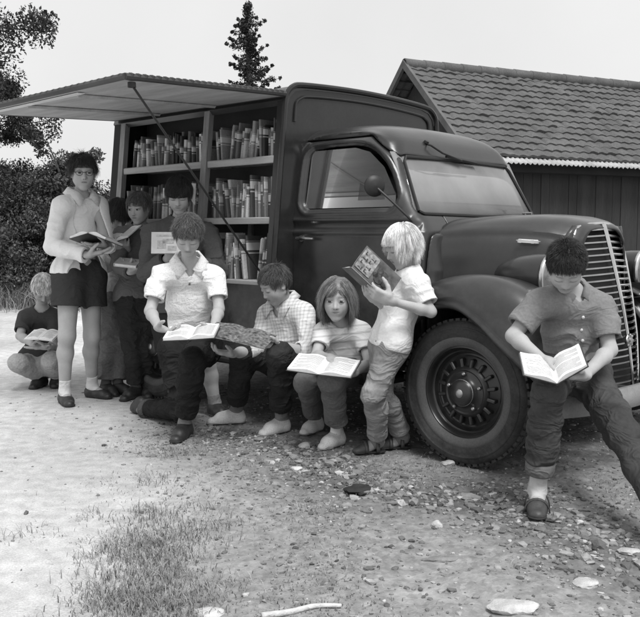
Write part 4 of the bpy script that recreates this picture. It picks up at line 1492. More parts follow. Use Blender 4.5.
def tree(name, foot, h, spread, seed, label, cat, nclump, per, leaf, lm, trunk_r=0.12, crown_lo=0.25, group=None, branches=None, squash=1.0, csize=(0.09, 0.2)):
    r_ = np.random.default_rng(seed)
    root = empty(name, foot); tag(root, label, cat, group)
    b_ = MB()
    top = V(r_.normal(0, 0.04) * h, r_.normal(0, 0.04) * h, h * 0.9)
    pts = catmull([V(0, 0, -0.1), V(r_.normal(0, .02) * h, r_.normal(0, .02) * h, h * 0.35), V(r_.normal(0, .03) * h, r_.normal(0, .03) * h, h * .65), top], 5)
    b_.tube(list(pts), np.linspace(trunk_r, trunk_r * 0.15, len(pts)), 8)
    cs = []; rs = []
    nb = 12 if branches is None else branches
    for i in range(nb):
        t = crown_lo + (0.95 - crown_lo) * (i + r_.random()) / nb
        p0 = np.array([np.interp(t, np.linspace(0, 1, len(pts)), pts[:, k]) for k in range(3)])
        a = r_.uniform(0, 6.28)
        prof = math.sin(math.pi * min(max((t - crown_lo * 0.6) / (1.06 - crown_lo * 0.6), 0.05), 1)) ** 0.7
        L_ = spread * prof * r_.uniform(0.6, 1.1)
        p2 = p0 + V(math.cos(a) * L_, math.sin(a) * L_, r_.uniform(0.05, 0.5) * L_)
        mid = lerp(p0, p2, 0.5) + V(0, 0, 0.08 * L_)
        b_.tube(list(catmull([p0, mid, p2], 3)), np.linspace(trunk_r * 0.35 * (1.1 - t), 0.008, 7), 6)
        for q in np.linspace(0.3, 1.0, max(nclump // nb, 1)):
            c = lerp(p0, p2, q) + r_.normal(0, 0.10 * spread, 3) * V(1, 1, squash)
            cs.append(c); rs.append(r_.uniform(*csize) * spread)
    b_.build("trunk", BARK, root, smooth=True)
    cs = np.array(cs); cs[:, 2] = np.maximum(cs[:, 2], 0.1)
    v, f, tn = leaves(cs, np.array(rs), per, leaf, seed)
    obj("crown", v, f, lm, root, smooth=False, tone=tn)
    return root


def foot_at(px, Y):
    p = at(px, 300, Y); p[2] = 0
    return p


tree("broadleaf_tree", foot_at(-72, 13.0), 6.6, 1.75, 31, "tall leafy tree standing at the far left edge", "tree", 110, 330, 0.030, LEAF[0], 0.16, 0.22, csize=(0.10, 0.2))
tree("broadleaf_tree", foot_at(2, 16.0), 4.3, 1.25, 43, "leafy tree filling the left edge above the dark bushes", "tree", 120, 260, 0.029, LEAF[0], 0.09, 0.12, csize=(0.12, 0.24))
tree("slender_tree", foot_at(58, 14.5), 2.9, 0.85, 35, "slender loose tree behind the standing girl's shoulder", "tree", 40, 150, 0.034, LEAF[1], 0.05, 0.15)
GB = "bushes across the drive"
for i, (px, Y, h, sp, lab) in enumerate([
    (8, 14.2, 1.9, 1.0, "dense dark bush at the far left behind the squatting boy"),
    (38, 15.0, 2.3, 1.0, "tall round bush right behind the standing girl"),
    (88, 15.5, 2.4, 0.9, "bush between the standing girl and the van's rear corner"),
    (-22, 13.6, 2.3, 1.1, "bush under the tall leafy tree at the left"),
    (112, 17.5, 1.9, 0.9, "low bush peeping out behind the van's rear corner"),
    (22, 13.4, 1.3, 0.8, "low dark bush above the squatting boy's head"),
    (62, 13.8, 1.5, 0.9, "leafy bush behind the white cardigan"),
    (100, 14.4, 1.2, 0.8, "small bush behind the children at the rear shelves")]):
    tree("bush", foot_at(px, Y), h, sp, 50 + i, lab, "bush", 60, 330, 0.025, LEAF[i % 2], 0.04, 0.02, GB, branches=20, csize=(0.14, 0.34))
# spruce above the hatch
def spruce(foot, h, seed):
    r_ = np.random.default_rng(seed)
    root = empty("spruce_tree", foot); tag(root, "dark ragged spruce rising above the raised hatch", "tree")
    b_ = MB(); b_.tube([V(0, 0, -0.1), V(0.05, 0, h * 0.5), V(0.0, 0, h)], [0.2, 0.11, 0.02], 8)
    cs = []; rs = []
    for i in range(92):
        t = 0.30 + 0.69 * (i / 91) ** 0.9
        z = h * t
        a = r_.uniform(0, 6.28)
        L_ = (0.16 + 1.55 * (1 - t) ** 0.75) * r_.choice([0.45, 0.7, 1.0, 1.25]) * r_.uniform(0.85, 1.1) * min(1, (1 - t) * 10 + 0.2)
        e = V(math.cos(a) * L_, math.sin(a) * L_, r_.uniform(-0.28, 0.02) * L_)
        tip = V(0, 0, z) + e + V(0, 0, 0.16 * L_)
        mid_ = V(0, 0, z) + e * 0.6 - V(0, 0, 0.05 * L_)
        b_.tube([V(0, 0, z), mid_, tip], [0.025, 0.015, 0.006], 5)
        nq = max(int(L_ / 0.10), 3)
        for q in np.linspace(0.1, 1.02, nq):
            c_ = lerp(V(0, 0, z), mid_, q / 0.6) if q < 0.6 else lerp(mid_, tip, (q - 0.6) / 0.4)
            cs.append(c_ + r_.normal(0, 0.02, 3)); rs.append((0.05 + 0.10 * (1 - q)) * r_.uniform(0.7, 1.2))
    b_.build("trunk", BARK, root, smooth=True)
    v, f, tn = leaves(np.array(cs), np.array(rs) * 1.15, 50, 0.034, seed)
    obj("crown", v, f, LEAF[2], root, smooth=False, tone=tn)


sp_top = at(247, 3, 24.0)
spruce(V(sp_top[0], sp_top[1], 0), sp_top[2], 77)
# a far belt of wood closing the horizon
r_ = np.random.default_rng(9)
cs = []; rs = []
for k in range(420):
    x = r_.uniform(-70, 90); y = r_.uniform(62, 80)
    cs.append((x, y, r_.uniform(0.2, 3.8) * (0.6 + 0.4 * math.sin(x * 0.21) ** 2))); rs.append(r_.uniform(1.0, 2.2))
v, f, tn = leaves(np.array(cs), np.array(rs), 110, 0.30, 4)
o = obj("far_woods", v, f, LEAF[1], smooth=False, tone=tn)
tag(o, "far wood along the horizon", kind="stuff")

# ================================================================= barn with a tiled roof
def barn():
    E0 = on_ground(534, 157, 2.2); R0 = on_ground(408, 63, 3.75)
    ax = unit(V(0.905, 0.425, 0)); pn = V(-ax[1], ax[0], 0)      # along the eave; away from the camera
    run = 1.80; rise = 1.55
    s0 = float(np.dot(R0 - E0, ax))                              # gable position along the axis
    org = E0 - V(0, 0, E0[2]) + ax * s0                          # under the near eave at the gable
    rz = math.atan2(ax[1], ax[0])
    root = empty("barn", org, rz)
    tag(root, "long low barn with dark board walls and a steep tiled roof", "barn")
    Lg = 15.0; eave = 2.2
    wood = mat("barn_boards", 0.034, 0.85, 0.35, 1.6, 0.3, 30, stretch=(3, 3, 0.35), fine=0.15)
    tile = mat("roof_tiles", 0.095, 0.85, 0.26, 3.0, 0.15, 60, fine=0.2)
    b_ = MB(); r2 = random.Random(4)
    x = 0.35
    while x < Lg - 0.2:                                          # board-and-board cladding facing the yard
        w = r2.uniform(0.15, 0.20)
        pr = r2.uniform(0, 0.012)
        b_.box((x, 0.30 - pr, -0.05), (x + w - 0.006, 0.335 - pr, 2.32))
        x += w
    b_.box((0.30, 0.335, -0.05), (Lg - 0.2, 0.39, 2.34))
    b_.box((0.32, 0.39, -0.05), (0.38, 3.3, 2.34))
    b_.prism([(0.34, 2.30), (3.26, 2.30), (1.80, 3.62)], 0, 0.30, 0.36)
    b_.box((0.32, 3.24, -0.05), (Lg - 0.2, 3.30, 2.34))
    b_.box((Lg - 0.26, 0.39, -0.05), (Lg - 0.2, 3.3, 2.34))
    shade_auto(b_.build("wall", wood, root))
    # pantiles as a real relief
    rows = 14; cols = 84; sl = math.hypot(run, rise); tw = Lg / cols
    for side in (0, 1):
        b_ = MB(); nu = cols * 6 + 1
        u = np.linspace(0, Lg, nu)
        G = []
        rr = np.random.default_rng(40 + side)
        jit = rr.normal(0, 0.006, (rows, cols))
        for k in range(rows):
            for (t, lift) in ((0.0, 0.0), (0.02, 0.025), (0.5, 0.015), (0.985, 0.004)):
                s = (k + t) / rows * sl
                wave = 0.019 * np.abs(np.sin(np.pi * u / tw)) ** 0.8 + 0.006 * np.sin(2 * np.pi * u / tw)
                ji = jit[k, np.minimum((u / tw).astype(int), cols - 1)]
                lf = lift + wave + ji - 0.004
                if t == 0.0: lf = wave * 0.4 - 0.012
                yy = s * run / sl - lf * rise / sl; zz = eave + s * rise / sl + lf * run / sl
                if side: yy = 2 * run - yy
                sag = -0.03 * np.sin(np.pi * u / Lg)
                G.append(np.stack([u, yy + 0 * u, zz + sag], -1))
        b_.grid(G)
        o_ = b_.build("roof", tile, root); shade_auto(o_, 50)
    b_ = MB()
    for k in range(42):
        xa = k * Lg / 42
        b_.lathe([(0.085, 0), (0.10, 0.01), (0.092, Lg / 42 + 0.01)], (xa, run, eave + rise + 0.0), (1, 0, 0), 12)
    shade_auto(b_.build("ridge", tile, root))
    # gable boards
    b_ = MB()
    for s in (0, 1):
        p0 = V(-0.02, 0 if s == 0 else 2 * run, eave - 0.06); p1 = V(-0.02, run, eave + rise - 0.03)
        d = p1 - p0
        q = [p0 + V(0, 0, -0.03), p1 + V(0, 0, -0.03), p1 + V(0, 0, 0.10), p0 + V(0, 0, 0.10)]
        b_.add(np.array(q + [c + V(0.05, 0, 0) for c in q]), [(0, 1, 2, 3), (7, 6, 5, 4), (0, 4, 5, 1), (1, 5, 6, 2), (2, 6, 7, 3), (3, 7, 4, 0)])
    b_.build("gable_board", mat("grey_board", 0.11, 0.8, 0.2, 6, 0.1), root)
    # pale corrugated sheet along the eave and the shadowed fascia below
    b_ = MB(); nu = 480; u = np.linspace(0.3, Lg, nu); G = []
    for (yy, zz) in ((-0.13, eave - 0.115), (0.12, eave + 0.035)):
        wv = 0.018 * np.sin(2 * np.pi * u / 0.085)
        G.append(np.stack([u, yy + 0 * u, zz + wv], -1))
    b_.grid(G)
    o_ = b_.build("eave_sheet", mat("zinc_sheet", 0.40, 0.55, 0.2, 3, fine=0.1), root, smooth=True); solidify(o_, 0.006)
    b_ = MB(); b_.box((0.28, 0.05, eave - 0.22), (Lg, 0.29, eave - 0.07))
    b_.build("fascia", mat("dark_board", 0.02, 0.9, 0.2, 4), root)
    # door joint battens
    b_ = MB()
    for xx in (4.05, 6.4):
        b_.box((xx, 0.26, 0.0), (xx + 0.05, 0.288, 2.02))
    b_.build("door_batten", wood, root)


barn()

# ================================================================= light, sky, camera
world = bpy.data.worlds.new("World"); scene.world = world; world.use_nodes = True
nt = world.node_tree; N = nt.nodes; L = nt.links
bg = N["Background"]
sky = N.new("ShaderNodeTexSky"); sky.sky_type = 'NISHITA'; sky.sun_disc = False
SUN_EL, SUN_AZ = math.radians(60), math.radians(156)            # compass direction the light comes from (0 = +y, clockwise)
sky.sun_elevation = SUN_EL; sky.sun_rotation = SUN_AZ
sky.air_density = 1.0; sky.dust_density = 4.0; sky.ozone_density = 1.0
bw_ = N.new("ShaderNodeRGBToBW"); L.new(sky.outputs[0], bw_.inputs[0])
# overcast: the clear-sky gradient is mostly evened out by cloud
tc = N.new("ShaderNodeTexCoord"); cl = N.new("ShaderNodeTexNoise"); cl.inputs["Scale"].default_value = 2.2; cl.inputs["Detail"].default_value = 5
L.new(tc.outputs["Generated"], cl.inputs["Vector"])
cr = N.new("ShaderNodeMapRange"); cr.inputs["From Min"].default_value = 0.3; cr.inputs["From Max"].default_value = 0.7
cr.inputs["To Min"].default_value = 7.6; cr.inputs["To Max"].default_value = 8.6
L.new(cl.outputs[0], cr.inputs["Value"])
mx = N.new("ShaderNodeMix"); mx.data_type = 'FLOAT'; mx.inputs[0].default_value = 0.85
L.new(bw_.outputs[0], mx.inputs[2]); L.new(cr.outputs[0], mx.inputs[3])
L.new(mx.outputs[0], bg.inputs["Color"])
bg.inputs["Strength"].default_value = 0.090
sl = bpy.data.lights.new("sun", 'SUN'); sl.energy = 2.3; sl.angle = math.radians(25); sl.color = (1, 1, 1)
so = bpy.data.objects.new("sun", sl); COL.objects.link(so)
sd = V(math.sin(SUN_AZ) * math.cos(SUN_EL), math.cos(SUN_AZ) * math.cos(SUN_EL), math.sin(SUN_EL))
so.rotation_euler = Vector(sd).to_track_quat('Z', 'Y').to_euler()
so.location = (0, 0, 12)

cam = bpy.data.cameras.new("camera"); co = bpy.data.objects.new("camera", cam); COL.objects.link(co)
co.location = (0, 0, CAM_H); co.rotation_euler = (math.pi / 2 - PITCH, 0, 0)
cam.sensor_width = 36; cam.sensor_fit = 'HORIZONTAL'; cam.lens = 36 * FPX / 640
cam.clip_end = 2000; cam.clip_start = 0.05
scene.camera = co
scene.view_settings.view_transform = 'Standard'; scene.view_settings.look = 'None'
scene.view_settings.gamma = 1; scene.view_settings.use_curve_mapping = False
scene.view_settings.exposure = 0.38
scene.render.engine = 'CYCLES'
scene.cycles.max_bounces = 8; scene.cycles.transparent_max_bounces = 12
# ================================================================= people
SKIN = [mat("skin_%d" % i, g, 0.55, 0.08, 14, 0.06, 180, spec=0.3, tone=True, fine=0.04) for i, g in enumerate((0.40, 0.37, 0.43, 0.34))]
EYE_W = mat("eye_white", 0.38, 0.25, 0.03, 20)
EYE_D = mat("eye_iris", 0.015, 0.15, 0.05, 20)
LACE = mat("shoe_lace", 0.12, 0.8, 0.2, 30)
BTN = mat("button", 0.6, 0.4, 0.1, 30)


def cloth(nm, g, var=0.08, fine=0.03, bump=0.10, bscale=420, scale=7, sheen=0.0, crease=0.26):
    return mat(nm, g, 0.9, var, scale, bump, bscale, spec=0.15, fine=fine, sheen=sheen, crease=crease)


def denim(nm, g):
    return mat(nm, g, 0.9, 0.30, 7, 0.12, 420, spec=0.15, fine=0.08, crease=0.44)


def head_prims(c, R, H, fw=1.0, nl=1.0):
    def P(x, y, z): return c + R @ (V(x * fw, y + (0.018 * (nl - 1) * 10 if 0.38 < y < 0.41 else 0), z) * H)
    U = []
    U.append((Ell(P(0, -0.06, 0.14), V(0.325, 0.395, 0.36) * H, R), 0.02))
    U.append((Ell(P(0, 0.09, -0.10), V(0.26, 0.265, 0.37) * H, R), 0.10 * H))
    for s in (-1, 1):
        U.append((Cap(P(s * 0.20, 0.0, -0.20), P(s * 0.05, 0.205, -0.395), 0.095 * H, 0.075 * H), 0.10 * H))
        U.append((Ell(P(s * 0.145, 0.205, -0.115), V(0.115, 0.115, 0.14) * H, R), 0.13 * H))
    U.append((Cap(P(-0.02, 0.245, -0.415), P(0.02, 0.245, -0.415), 0.062 * H, 0.062 * H), 0.07 * H))
    U.append((Cap(P(-0.15, 0.275, 0.115), P(0.15, 0.270, 0.115), 0.055 * H, 0.055 * H), 0.06 * H))
    S = [(Ell(P(s * 0.135, 0.40, 0.02), V(0.090, 0.085, 0.065) * H, R), 0.06 * H) for s in (-1, 1)]
    U2 = []
    U2.append((Cap(P(0, 0.325, 0.03), P(0, 0.402, -0.120), 0.030 * H, 0.048 * H), 0.04 * H))
    for s in (-1, 1):
        U2.append((Ell(P(s * 0.048, 0.365, -0.135), V(0.034, 0.040, 0.030) * H, R), 0.025 * H))
        U2.append((Ell(P(s * 0.135, 0.292, 0.018), V(0.082, 0.062, 0.058) * H, R), 0.02 * H))     # lids and eyeball bulge
        e = frame_of(R @ unit(V(s * 0.25, 1, 0)), R[:, 2])
        U2.append((Ell(P(s * 0.335, -0.045, -0.02), V(0.032, 0.095, 0.135) * H, e), 0.03 * H))
    U2.append((Ell(P(0, 0.300, -0.235), V(0.12, 0.050, 0.085) * H, R), 0.08 * H))
    U2.append((Cap(P(-0.075, 0.325, -0.227), P(0.075, 0.325, -0.227), 0.015 * H, 0.015 * H), 0.025 * H))
    U2.append((Cap(P(-0.060, 0.325, -0.263), P(0.060, 0.325, -0.263), 0.017 * H, 0.017 * H), 0.025 * H))
    S2 = [(Cap(P(-0.095, 0.350, -0.246), P(0.095, 0.350, -0.246), 0.006 * H, 0.006 * H), 0.010 * H)]
    for s in (-1, 1):
        S2.append((Ell(P(s * 0.355, -0.02, -0.01), V(0.016, 0.04, 0.07) * H, R), 0.02 * H))
    return U, S, U2, S2


def hand_prims(w, d, n, th, hs, curl=(0.25, 0.45, 0.35), thumb=0.55, spread=0.06):
    """w wrist, d along the hand, n out of the palm, th hint to the thumb's side."""
    d = unit(d); n = unit(n - d * np.dot(n, d)); t = np.cross(d, n)
    if np.dot(t, th) < 0: t = -t
    R = np.stack([t, d, n], 1)
    pr = [(Cap(w - d * 0.05 * hs, w + d * 0.12 * hs, 0.155 * hs, 0.17 * hs, flat=(n, 0.72)), 0.010)]
    pr.append((RBox(w + d * 0.30 * hs, V(0.215, 0.26, 0.085) * hs, R, 0.07 * hs), 0.012))
    L = [0.43, 0.48, 0.45, 0.35]; rr = [0.056, 0.058, 0.055, 0.048]
    for i in range(4):
        off = (0.165 - 0.112 * i) * hs
        p = w + d * (0.50 - 0.03 * abs(i - 1)) * hs + t * off
        dd = unit(d + t * (1.5 - i) * spread)
        ax = np.cross(dd, n)
        a = 0.0
        for k, fr in enumerate((0.46, 0.30, 0.24)):
            a += curl[k] * (1 + 0.08 * i)
            v = dd * math.cos(a) + n * math.sin(a)
            q = p + v * L[i] * fr * hs
            pr.append((Cap(p, q, rr[i] * hs * (1 - 0.08 * k), rr[i] * hs * (0.93 - 0.09 * k)), 0.004 if k else 0.008))
            p = q
    p = w + d * 0.10 * hs + t * 0.14 * hs + n * 0.03 * hs
    v = unit(d * 0.62 + t * 0.75 * math.cos(thumb) + n * math.sin(thumb))
    q = p + v * 0.27 * hs
    pr.append((Cap(p, q, 0.085 * hs, 0.066 * hs), 0.012))
    v = unit(v + d * 0.35 - t * 0.1)
    q2 = q + v * 0.17 * hs
    pr.append((Cap(q, q2, 0.064 * hs, 0.058 * hs), 0.005))
    v = unit(v + d * 0.25)
    pr.append((Cap(q2, q2 + v * 0.13 * hs, 0.058 * hs, 0.046 * hs), 0.005))
    return pr


def strands(c, R, H, n, length, pole, zf, slope, width, seed, curl=0.0, grav=0.6, lift=0.02, fringe=0.0, vol=1.035, clear_y=0.20, clear_z=0.10, part=None, jitter=0.25, seg=6, back_len=1.0, face_clear=True, side_len=1.0):
    """Hair as many fine tapered strands combed away from a crown point."""
    r_ = np.random.default_rng(seed)
    cen = V(0, -0.06, 0.14); rad = V(0.335, 0.405, 0.37)
    d = r_.standard_normal((n * 4, 3)); d /= np.linalg.norm(d, axis=1)[:, None]
    p = cen + d * rad
    ok = p[:, 2] > zf + slope * (p[:, 1] - 0.34) + 0.03 * r_.standard_normal(len(p))
    ear = (np.abs(p[:, 0]) > 0.24) & (np.abs(p[:, 1] + 0.03) < 0.11) & (p[:, 2] < 0.08)
    p = p[ok & ~ear][:n]; n = len(p)
    nrm = (p - cen) / rad ** 2; nrm /= np.linalg.norm(nrm, axis=1)[:, None]
    pole = np.asarray(pole, float)
    t = p - pole + V(0, 0.10, 0)
    if part is not None:
        t = np.stack([np.sign(p[:, 0] - part) * 0.5 + p[:, 0] * 0.2, t[:, 1] * 0.35, np.minimum(t[:, 2], 0) - 0.1], 1)
    t = t - nrm * np.sum(t * nrm, 1)[:, None]
    t /= np.linalg.norm(t, axis=1)[:, None] + 1e-6
    lk = np.stack([vnoise(p[:, 0] * 7 + seed + 9 * q_, p[:, 1] * 7 + 5 * q_, p[:, 2] * 7) for q_ in range(3)], 1)
    t = t + jitter * (1.5 * lk + 0.35 * r_.standard_normal((n, 3))); t -= nrm * np.sum(t * nrm, 1)[:, None] * 0.9
    t = t + nrm * lift * 4
    t /= np.linalg.norm(t, axis=1)[:, None]
    frontness = np.clip((p[:, 1] - 0.05) / 0.3, 0, 1)
    ln = length * r_.uniform(0.65, 1.15, n) * (1 + fringe * frontness) * np.where(p[:, 1] < -0.2, back_len, 1.0) * np.where(np.abs(p[:, 0]) > 0.22, side_len, 1.0)
    rv = vol * (1 + 0.07 * r_.random(n))
    pts = [p]; cur = p.copy(); ph = r_.uniform(0, 6.28, n)
    gl = R.T @ V(0, 0, -1.0)
    for k in range(seg):
        gdir = gl[None] * grav * 0.35
        if curl:
            a = ph + k * 1.9
            e1 = np.cross(t, nrm)
            gdir = gdir + curl * (e1 * np.cos(a)[:, None] + nrm * np.sin(a)[:, None] * 0.8)
        t = t + gdir; t /= np.linalg.norm(t, axis=1)[:, None]
        cur = cur + t * (ln / seg)[:, None]
        q = (cur - cen) / (rad * rv[:, None])
        m = np.linalg.norm(q, axis=1)
        inside = m < 1
        cur[inside] = cen + (q[inside] / m[inside][:, None]) * rad * rv[inside][:, None]
        # lower head and jaw
        cj = V(0, 0.07, -0.12); rj = V(0.305, 0.29, 0.40)
        q = (cur - cj) / rj; m = np.linalg.norm(q, axis=1); inside = m < 1
        cur[inside] = cj + (q[inside] / m[inside][:, None]) * rj
        if face_clear:                             # keep strands off the open face
            f = (cur[:, 1] > clear_y) & (cur[:, 2] < zf - clear_z) & (np.abs(cur[:, 0]) < 0.27)
            cur[f, 0] = np.sign(cur[f, 0] + 1e-4) * 0.285; cur[f, 1] = np.minimum(cur[f, 1], clear_y - 0.01)
        pts.append(cur.copy())
    Pp = np.stack(pts, 1)                          # n, seg+1, 3
    S1 = Pp.shape[1]
    tw = np.gradient(Pp, axis=1); tw /= np.linalg.norm(tw, axis=2)[..., None] + 1e-9
    sd_ = np.cross(tw, (Pp - cen)); sd_ /= np.linalg.norm(sd_, axis=2)[..., None] + 1e-9
    up_ = np.cross(sd_, tw)
    wd = (width / H) * r_.uniform(0.7, 1.3, n)[:, None] * np.linspace(1, 0.25, S1)[None]
    ring = np.stack([Pp + sd_ * wd[..., None], Pp + up_ * wd[..., None] * 0.8, Pp - sd_ * wd[..., None]], 2)   # n,S1,3,3
    verts = ring.reshape(-1, 3)
    verts = (verts * H) @ R.T + c
    base = (np.arange(n) * S1 * 3)[:, None, None, None]
    kk = (np.arange(S1 - 1) * 3)[None, :, None, None]
    quad = np.array([[0, 1, 4, 3], [1, 2, 5, 4], [2, 0, 3, 5]])[None, None]
    f = (base + kk + quad).reshape(-1, 4)
    tn = np.repeat(np.clip(r_.lognormal(0, 0.32, n), 0.45, 2.0), S1 * 3)
    return verts, f, tn


def hair_cap(c, R, H, zf, slope, thick=0.02, seed=0):
    F = Field(c - 0.62 * H, c + 0.62 * H, 0.0045)
    X, Y, Z = F.all()
    px, py, pz = X - c[0], Y - c[1], Z - c[2]
    q = [(px * R[0, k] + py * R[1, k] + pz * R[2, k]) / H for k in range(3)]
    t = thick
    e = np.sqrt((q[0] / (0.325 + t)) ** 2 + ((q[1] + 0.06) / (0.395 + t)) ** 2 + ((q[2] - 0.14) / (0.36 + t)) ** 2) - 1
    e = e * 0.38
    nz = vnoise(q[0] * 9 + seed, q[1] * 9, q[2] * 5)
    pl = (zf + 0.02 + slope * (q[1] - 0.34)) - q[2] + 0.03 * nz
    earc = 0.10 - np.sqrt(((np.abs(q[0]) - 0.34) / 1.0) ** 2 + (q[1] + 0.02) ** 2 + ((q[2] + 0.03) * 0.8) ** 2)
    d = np.maximum(np.maximum(e + 0.008 * nz, pl), earc)
    F.F = (d * H).astype(np.float32)
    return F.mesh()


def foot_frame(px, py, heading, L):
    """Foot standing flat: mid-sole point, heading in degrees (0 = to the right, -90 = to the camera)."""
    m = on_ground(px, py); m[2] = max(float(ground_z(m[0], m[1])), -0.01) + 0.001
    d = V(math.cos(math.radians(heading)), math.sin(math.radians(heading)), 0)
    return dict(heel=m - d * L * 0.5, d=d, u=V(0, 0, 1), L=L)


def foot_free(heel, toe, up):
    d = unit(toe - heel); u = unit(up - d * np.dot(up, d))
    return dict(heel=heel, d=d, u=u, L=float(np.linalg.norm(toe - heel)))


def person(label, J, head, face, hairfn, hair_mat, garments, feet, hands, skin=0, sc=1.0, front=(0, -1, 0), headup=(0, 0, 1), eyes='down',
           shoe_mat=None, sole_mat=None, sock_mat=None, sock_top=0.11, vox=0.0042, shoe_low=False, chest=1.0, neck_r=0.037, extras=None, seed=0):
    hc = at(*head[:3]); H = head[3] * 0.92
    R = frame_of(face, headup)
    F_ = unit(front)
    j = {k: (at(*v) if not isinstance(v, np.ndarray) else v) for k, v in J.items()}
    pel = (j['ha'] + j['hb']) / 2
    W = np.linalg.norm(j['sa'] - j['sb'])
    spine = unit(j['nk'] - pel)
    rt = unit(j['sb'] - j['sa'])
    fr = np.cross(rt, spine); fr = unit(fr if np.dot(fr, F_) > 0 else -fr)
    mid = j.get('bl', lerp(pel, j['nk'], 0.45))
    ft = {s: feet[s] for s in 'ab'}
    for s in 'ab':
        f = ft[s]
        j['an' + s] = f['heel'] + f['d'] * f['L'] * 0.24 + f['u'] * 0.075 * sc
    base = V((j['ana'][0] + j['anb'][0]) / 2, (j['ana'][1] + j['anb'][1]) / 2, 0)
    if 'base' in J: base = j['base']
    root = empty("person", base)
    tag(root, label, "person")
    cw = 0.365 * W * chest

    def torso(i=0.0, fold=0.0, sd=0):
        return [(Cap(lerp(mid, j['nk'], 0.25), lerp(mid, j['nk'], 0.66), cw * 0.98, cw * 0.93, flat=(fr, 0.64), infl=i, fold=fold, seed=sd), 0.03),
                (Cap(lerp(pel, mid, 0.35), lerp(mid, j['nk'], 0.2), cw * 0.90, cw * 0.93, flat=(fr, 0.68), infl=i, fold=fold * 1.3, seed=sd + 1), 0.05),
                (Cap(lerp(j['sa'], j['sb'], 0.10), lerp(j['sa'], j['sb'], 0.90), 0.040 * sc, 0.040 * sc, infl=i, fold=fold * 0.4, seed=sd), 0.05),
                (Cap(j['nk'] + spine * 0.012, lerp(j['sa'], j['nk'], 0.25), 0.031 * sc, 0.031 * sc, infl=i), 0.05),
                (Cap(j['nk'] + spine * 0.012, lerp(j['sb'], j['nk'], 0.25), 0.031 * sc, 0.031 * sc, infl=i), 0.05)]

    def pelvis(i=0.0, fold=0.0, sd=0, wst=None):
        return [(Cap(j['ha'] + spine * 0.03, j['hb'] + spine * 0.03, 0.079 * sc, 0.079 * sc, infl=i, fold=fold, seed=sd), 0.05),
                (Cap(pel + spine * 0.02, lerp(pel, mid, 0.6) if wst is None else pel + spine * wst, cw * 0.88, cw * 0.88, flat=(fr, 0.8), infl=i, fold=fold, seed=sd, cutb=wst is not None), 0.03 if wst is not None else 0.05)]

    def arm(s, t1=1.0, i=0.0, fold=0.0, cut=False, sd=0, flare=0.0):
        sh, el, wr = j['s' + s], j['e' + s], j['w' + s]
        out = []
        if t1 <= 0.5:
            e = lerp(sh, el, t1 * 2)
            out.append((Cap(sh, e, 0.039 * sc, 0.034 * sc + flare, infl=i, fold=fold, cutb=cut, seed=sd), 0.03))
        else:
            out.append((Cap(sh, el, 0.038 * sc, 0.027 * sc, infl=i, fold=fold, seed=sd, ff=(46, 10)), 0.035))
            e = lerp(el, wr, (t1 - 0.5) * 2)
            m_ = lerp(el, wr, 0.25)
            out.append((Cap(el, m_, 0.026 * sc, 0.029 * sc, infl=i, fold=fold, seed=sd + 2, ff=(46, 10)), 0.02))
            out.append((Cap(m_, e, 0.029 * sc, (0.019 if t1 >= 0.99 else 0.024) * sc + flare, infl=i, fold=fold, cutb=cut, seed=sd + 2, ff=(46, 10)), 0.02))
        return out

    def leg(s, t1=1.0, i=0.0, fold=0.0, cut=False, sd=0, flare=0.0):
        hp, kn, an = j['h' + s], j['k' + s], j['an' + s]
        out = []
        if t1 <= 0.5:
            e = lerp(hp, kn, t1 * 2)
            out.append((Cap(hp, e, 0.083 * sc, lerp(0.083, 0.062, t1 * 2) * sc + flare, infl=i, fold=fold, cutb=cut, seed=sd), 0.05))
        else:
            out.append((Cap(hp, kn, 0.070 * sc, 0.048 * sc, infl=i, fold=fold, seed=sd, ff=(40, 9)), 0.05))
            m_ = lerp(kn, an, 0.32)
            bk = unit(np.cross(np.cross(unit(an - kn), F_), unit(an - kn)) + 1e-6)
            m_ = m_ - bk * 0.012 * sc
            out.append((Cap(kn, m_, 0.046 * sc, 0.045 * sc, infl=i, fold=fold, seed=sd + 1, ff=(44, 9)), 0.03))
            e = lerp(kn, an, (t1 - 0.5) * 2)
            out.append((Cap(m_, e, 0.045 * sc, lerp(0.045, 0.030, np.clip((t1 - 0.66) / 0.34, 0, 1)) * sc + flare, infl=i, fold=fold, cutb=cut, seed=sd + 1, ff=(44, 9)), 0.03))
        return out

    # ---- body: one skin
    prims = torso() + pelvis() + arm('a') + arm('b') + leg('a') + leg('b')
    neck_top = hc + R @ (V(0, -0.10, -0.22) * H)
    prims.append((Cap(j['nk'] - spine * 0.02, neck_top, neck_r * sc * 1.05, neck_r * sc, ), 0.03))
    hs = 0.74 * H
    hp_ = []
    for s in 'ab':
        if s not in hands: continue
        hd = dict(hands[s])
        d = hd.pop('d', None)
        if d is None: d = j['w' + s] - j['e' + s]
        hp_ += hand_prims(j['w' + s], np.asarray(d, float), np.asarray(hd.pop('n'), float), np.asarray(hd.pop('t'), float), hs * hd.pop('size', 1.0), **hd)
    for s in 'ab':
        f = ft[s]
        prims.append((Cap(j['an' + s] - f['u'] * 0.02, f['heel'] + f['d'] * f['L'] * 0.55 + f['u'] * 0.033, 0.026 * sc, 0.023 * sc), 0.03))
        prims.append((Cap(f['heel'] + f['d'] * f['L'] * 0.55 + f['u'] * 0.030, f['heel'] + f['d'] * f['L'] * 0.84 + f['u'] * 0.020, 0.023 * sc, 0.013 * sc), 0.03))
    U, S, U2, S2 = head_prims(hc, R, H, 0.94 + 0.08 * ((seed * 7) % 10) / 9, 0.94 + 0.12 * ((seed * 3 // 10) % 10) / 9)
    allp = [p for p, _ in prims + U + U2 + hp_]
    lo, hi = bounds(allp)
    G = Field(lo, hi, vox)
    for p, k in prims: G.add(p, k)
    for p, k in U: G.add(p, k)
    for p, k in S: G.add(p, k, 's')
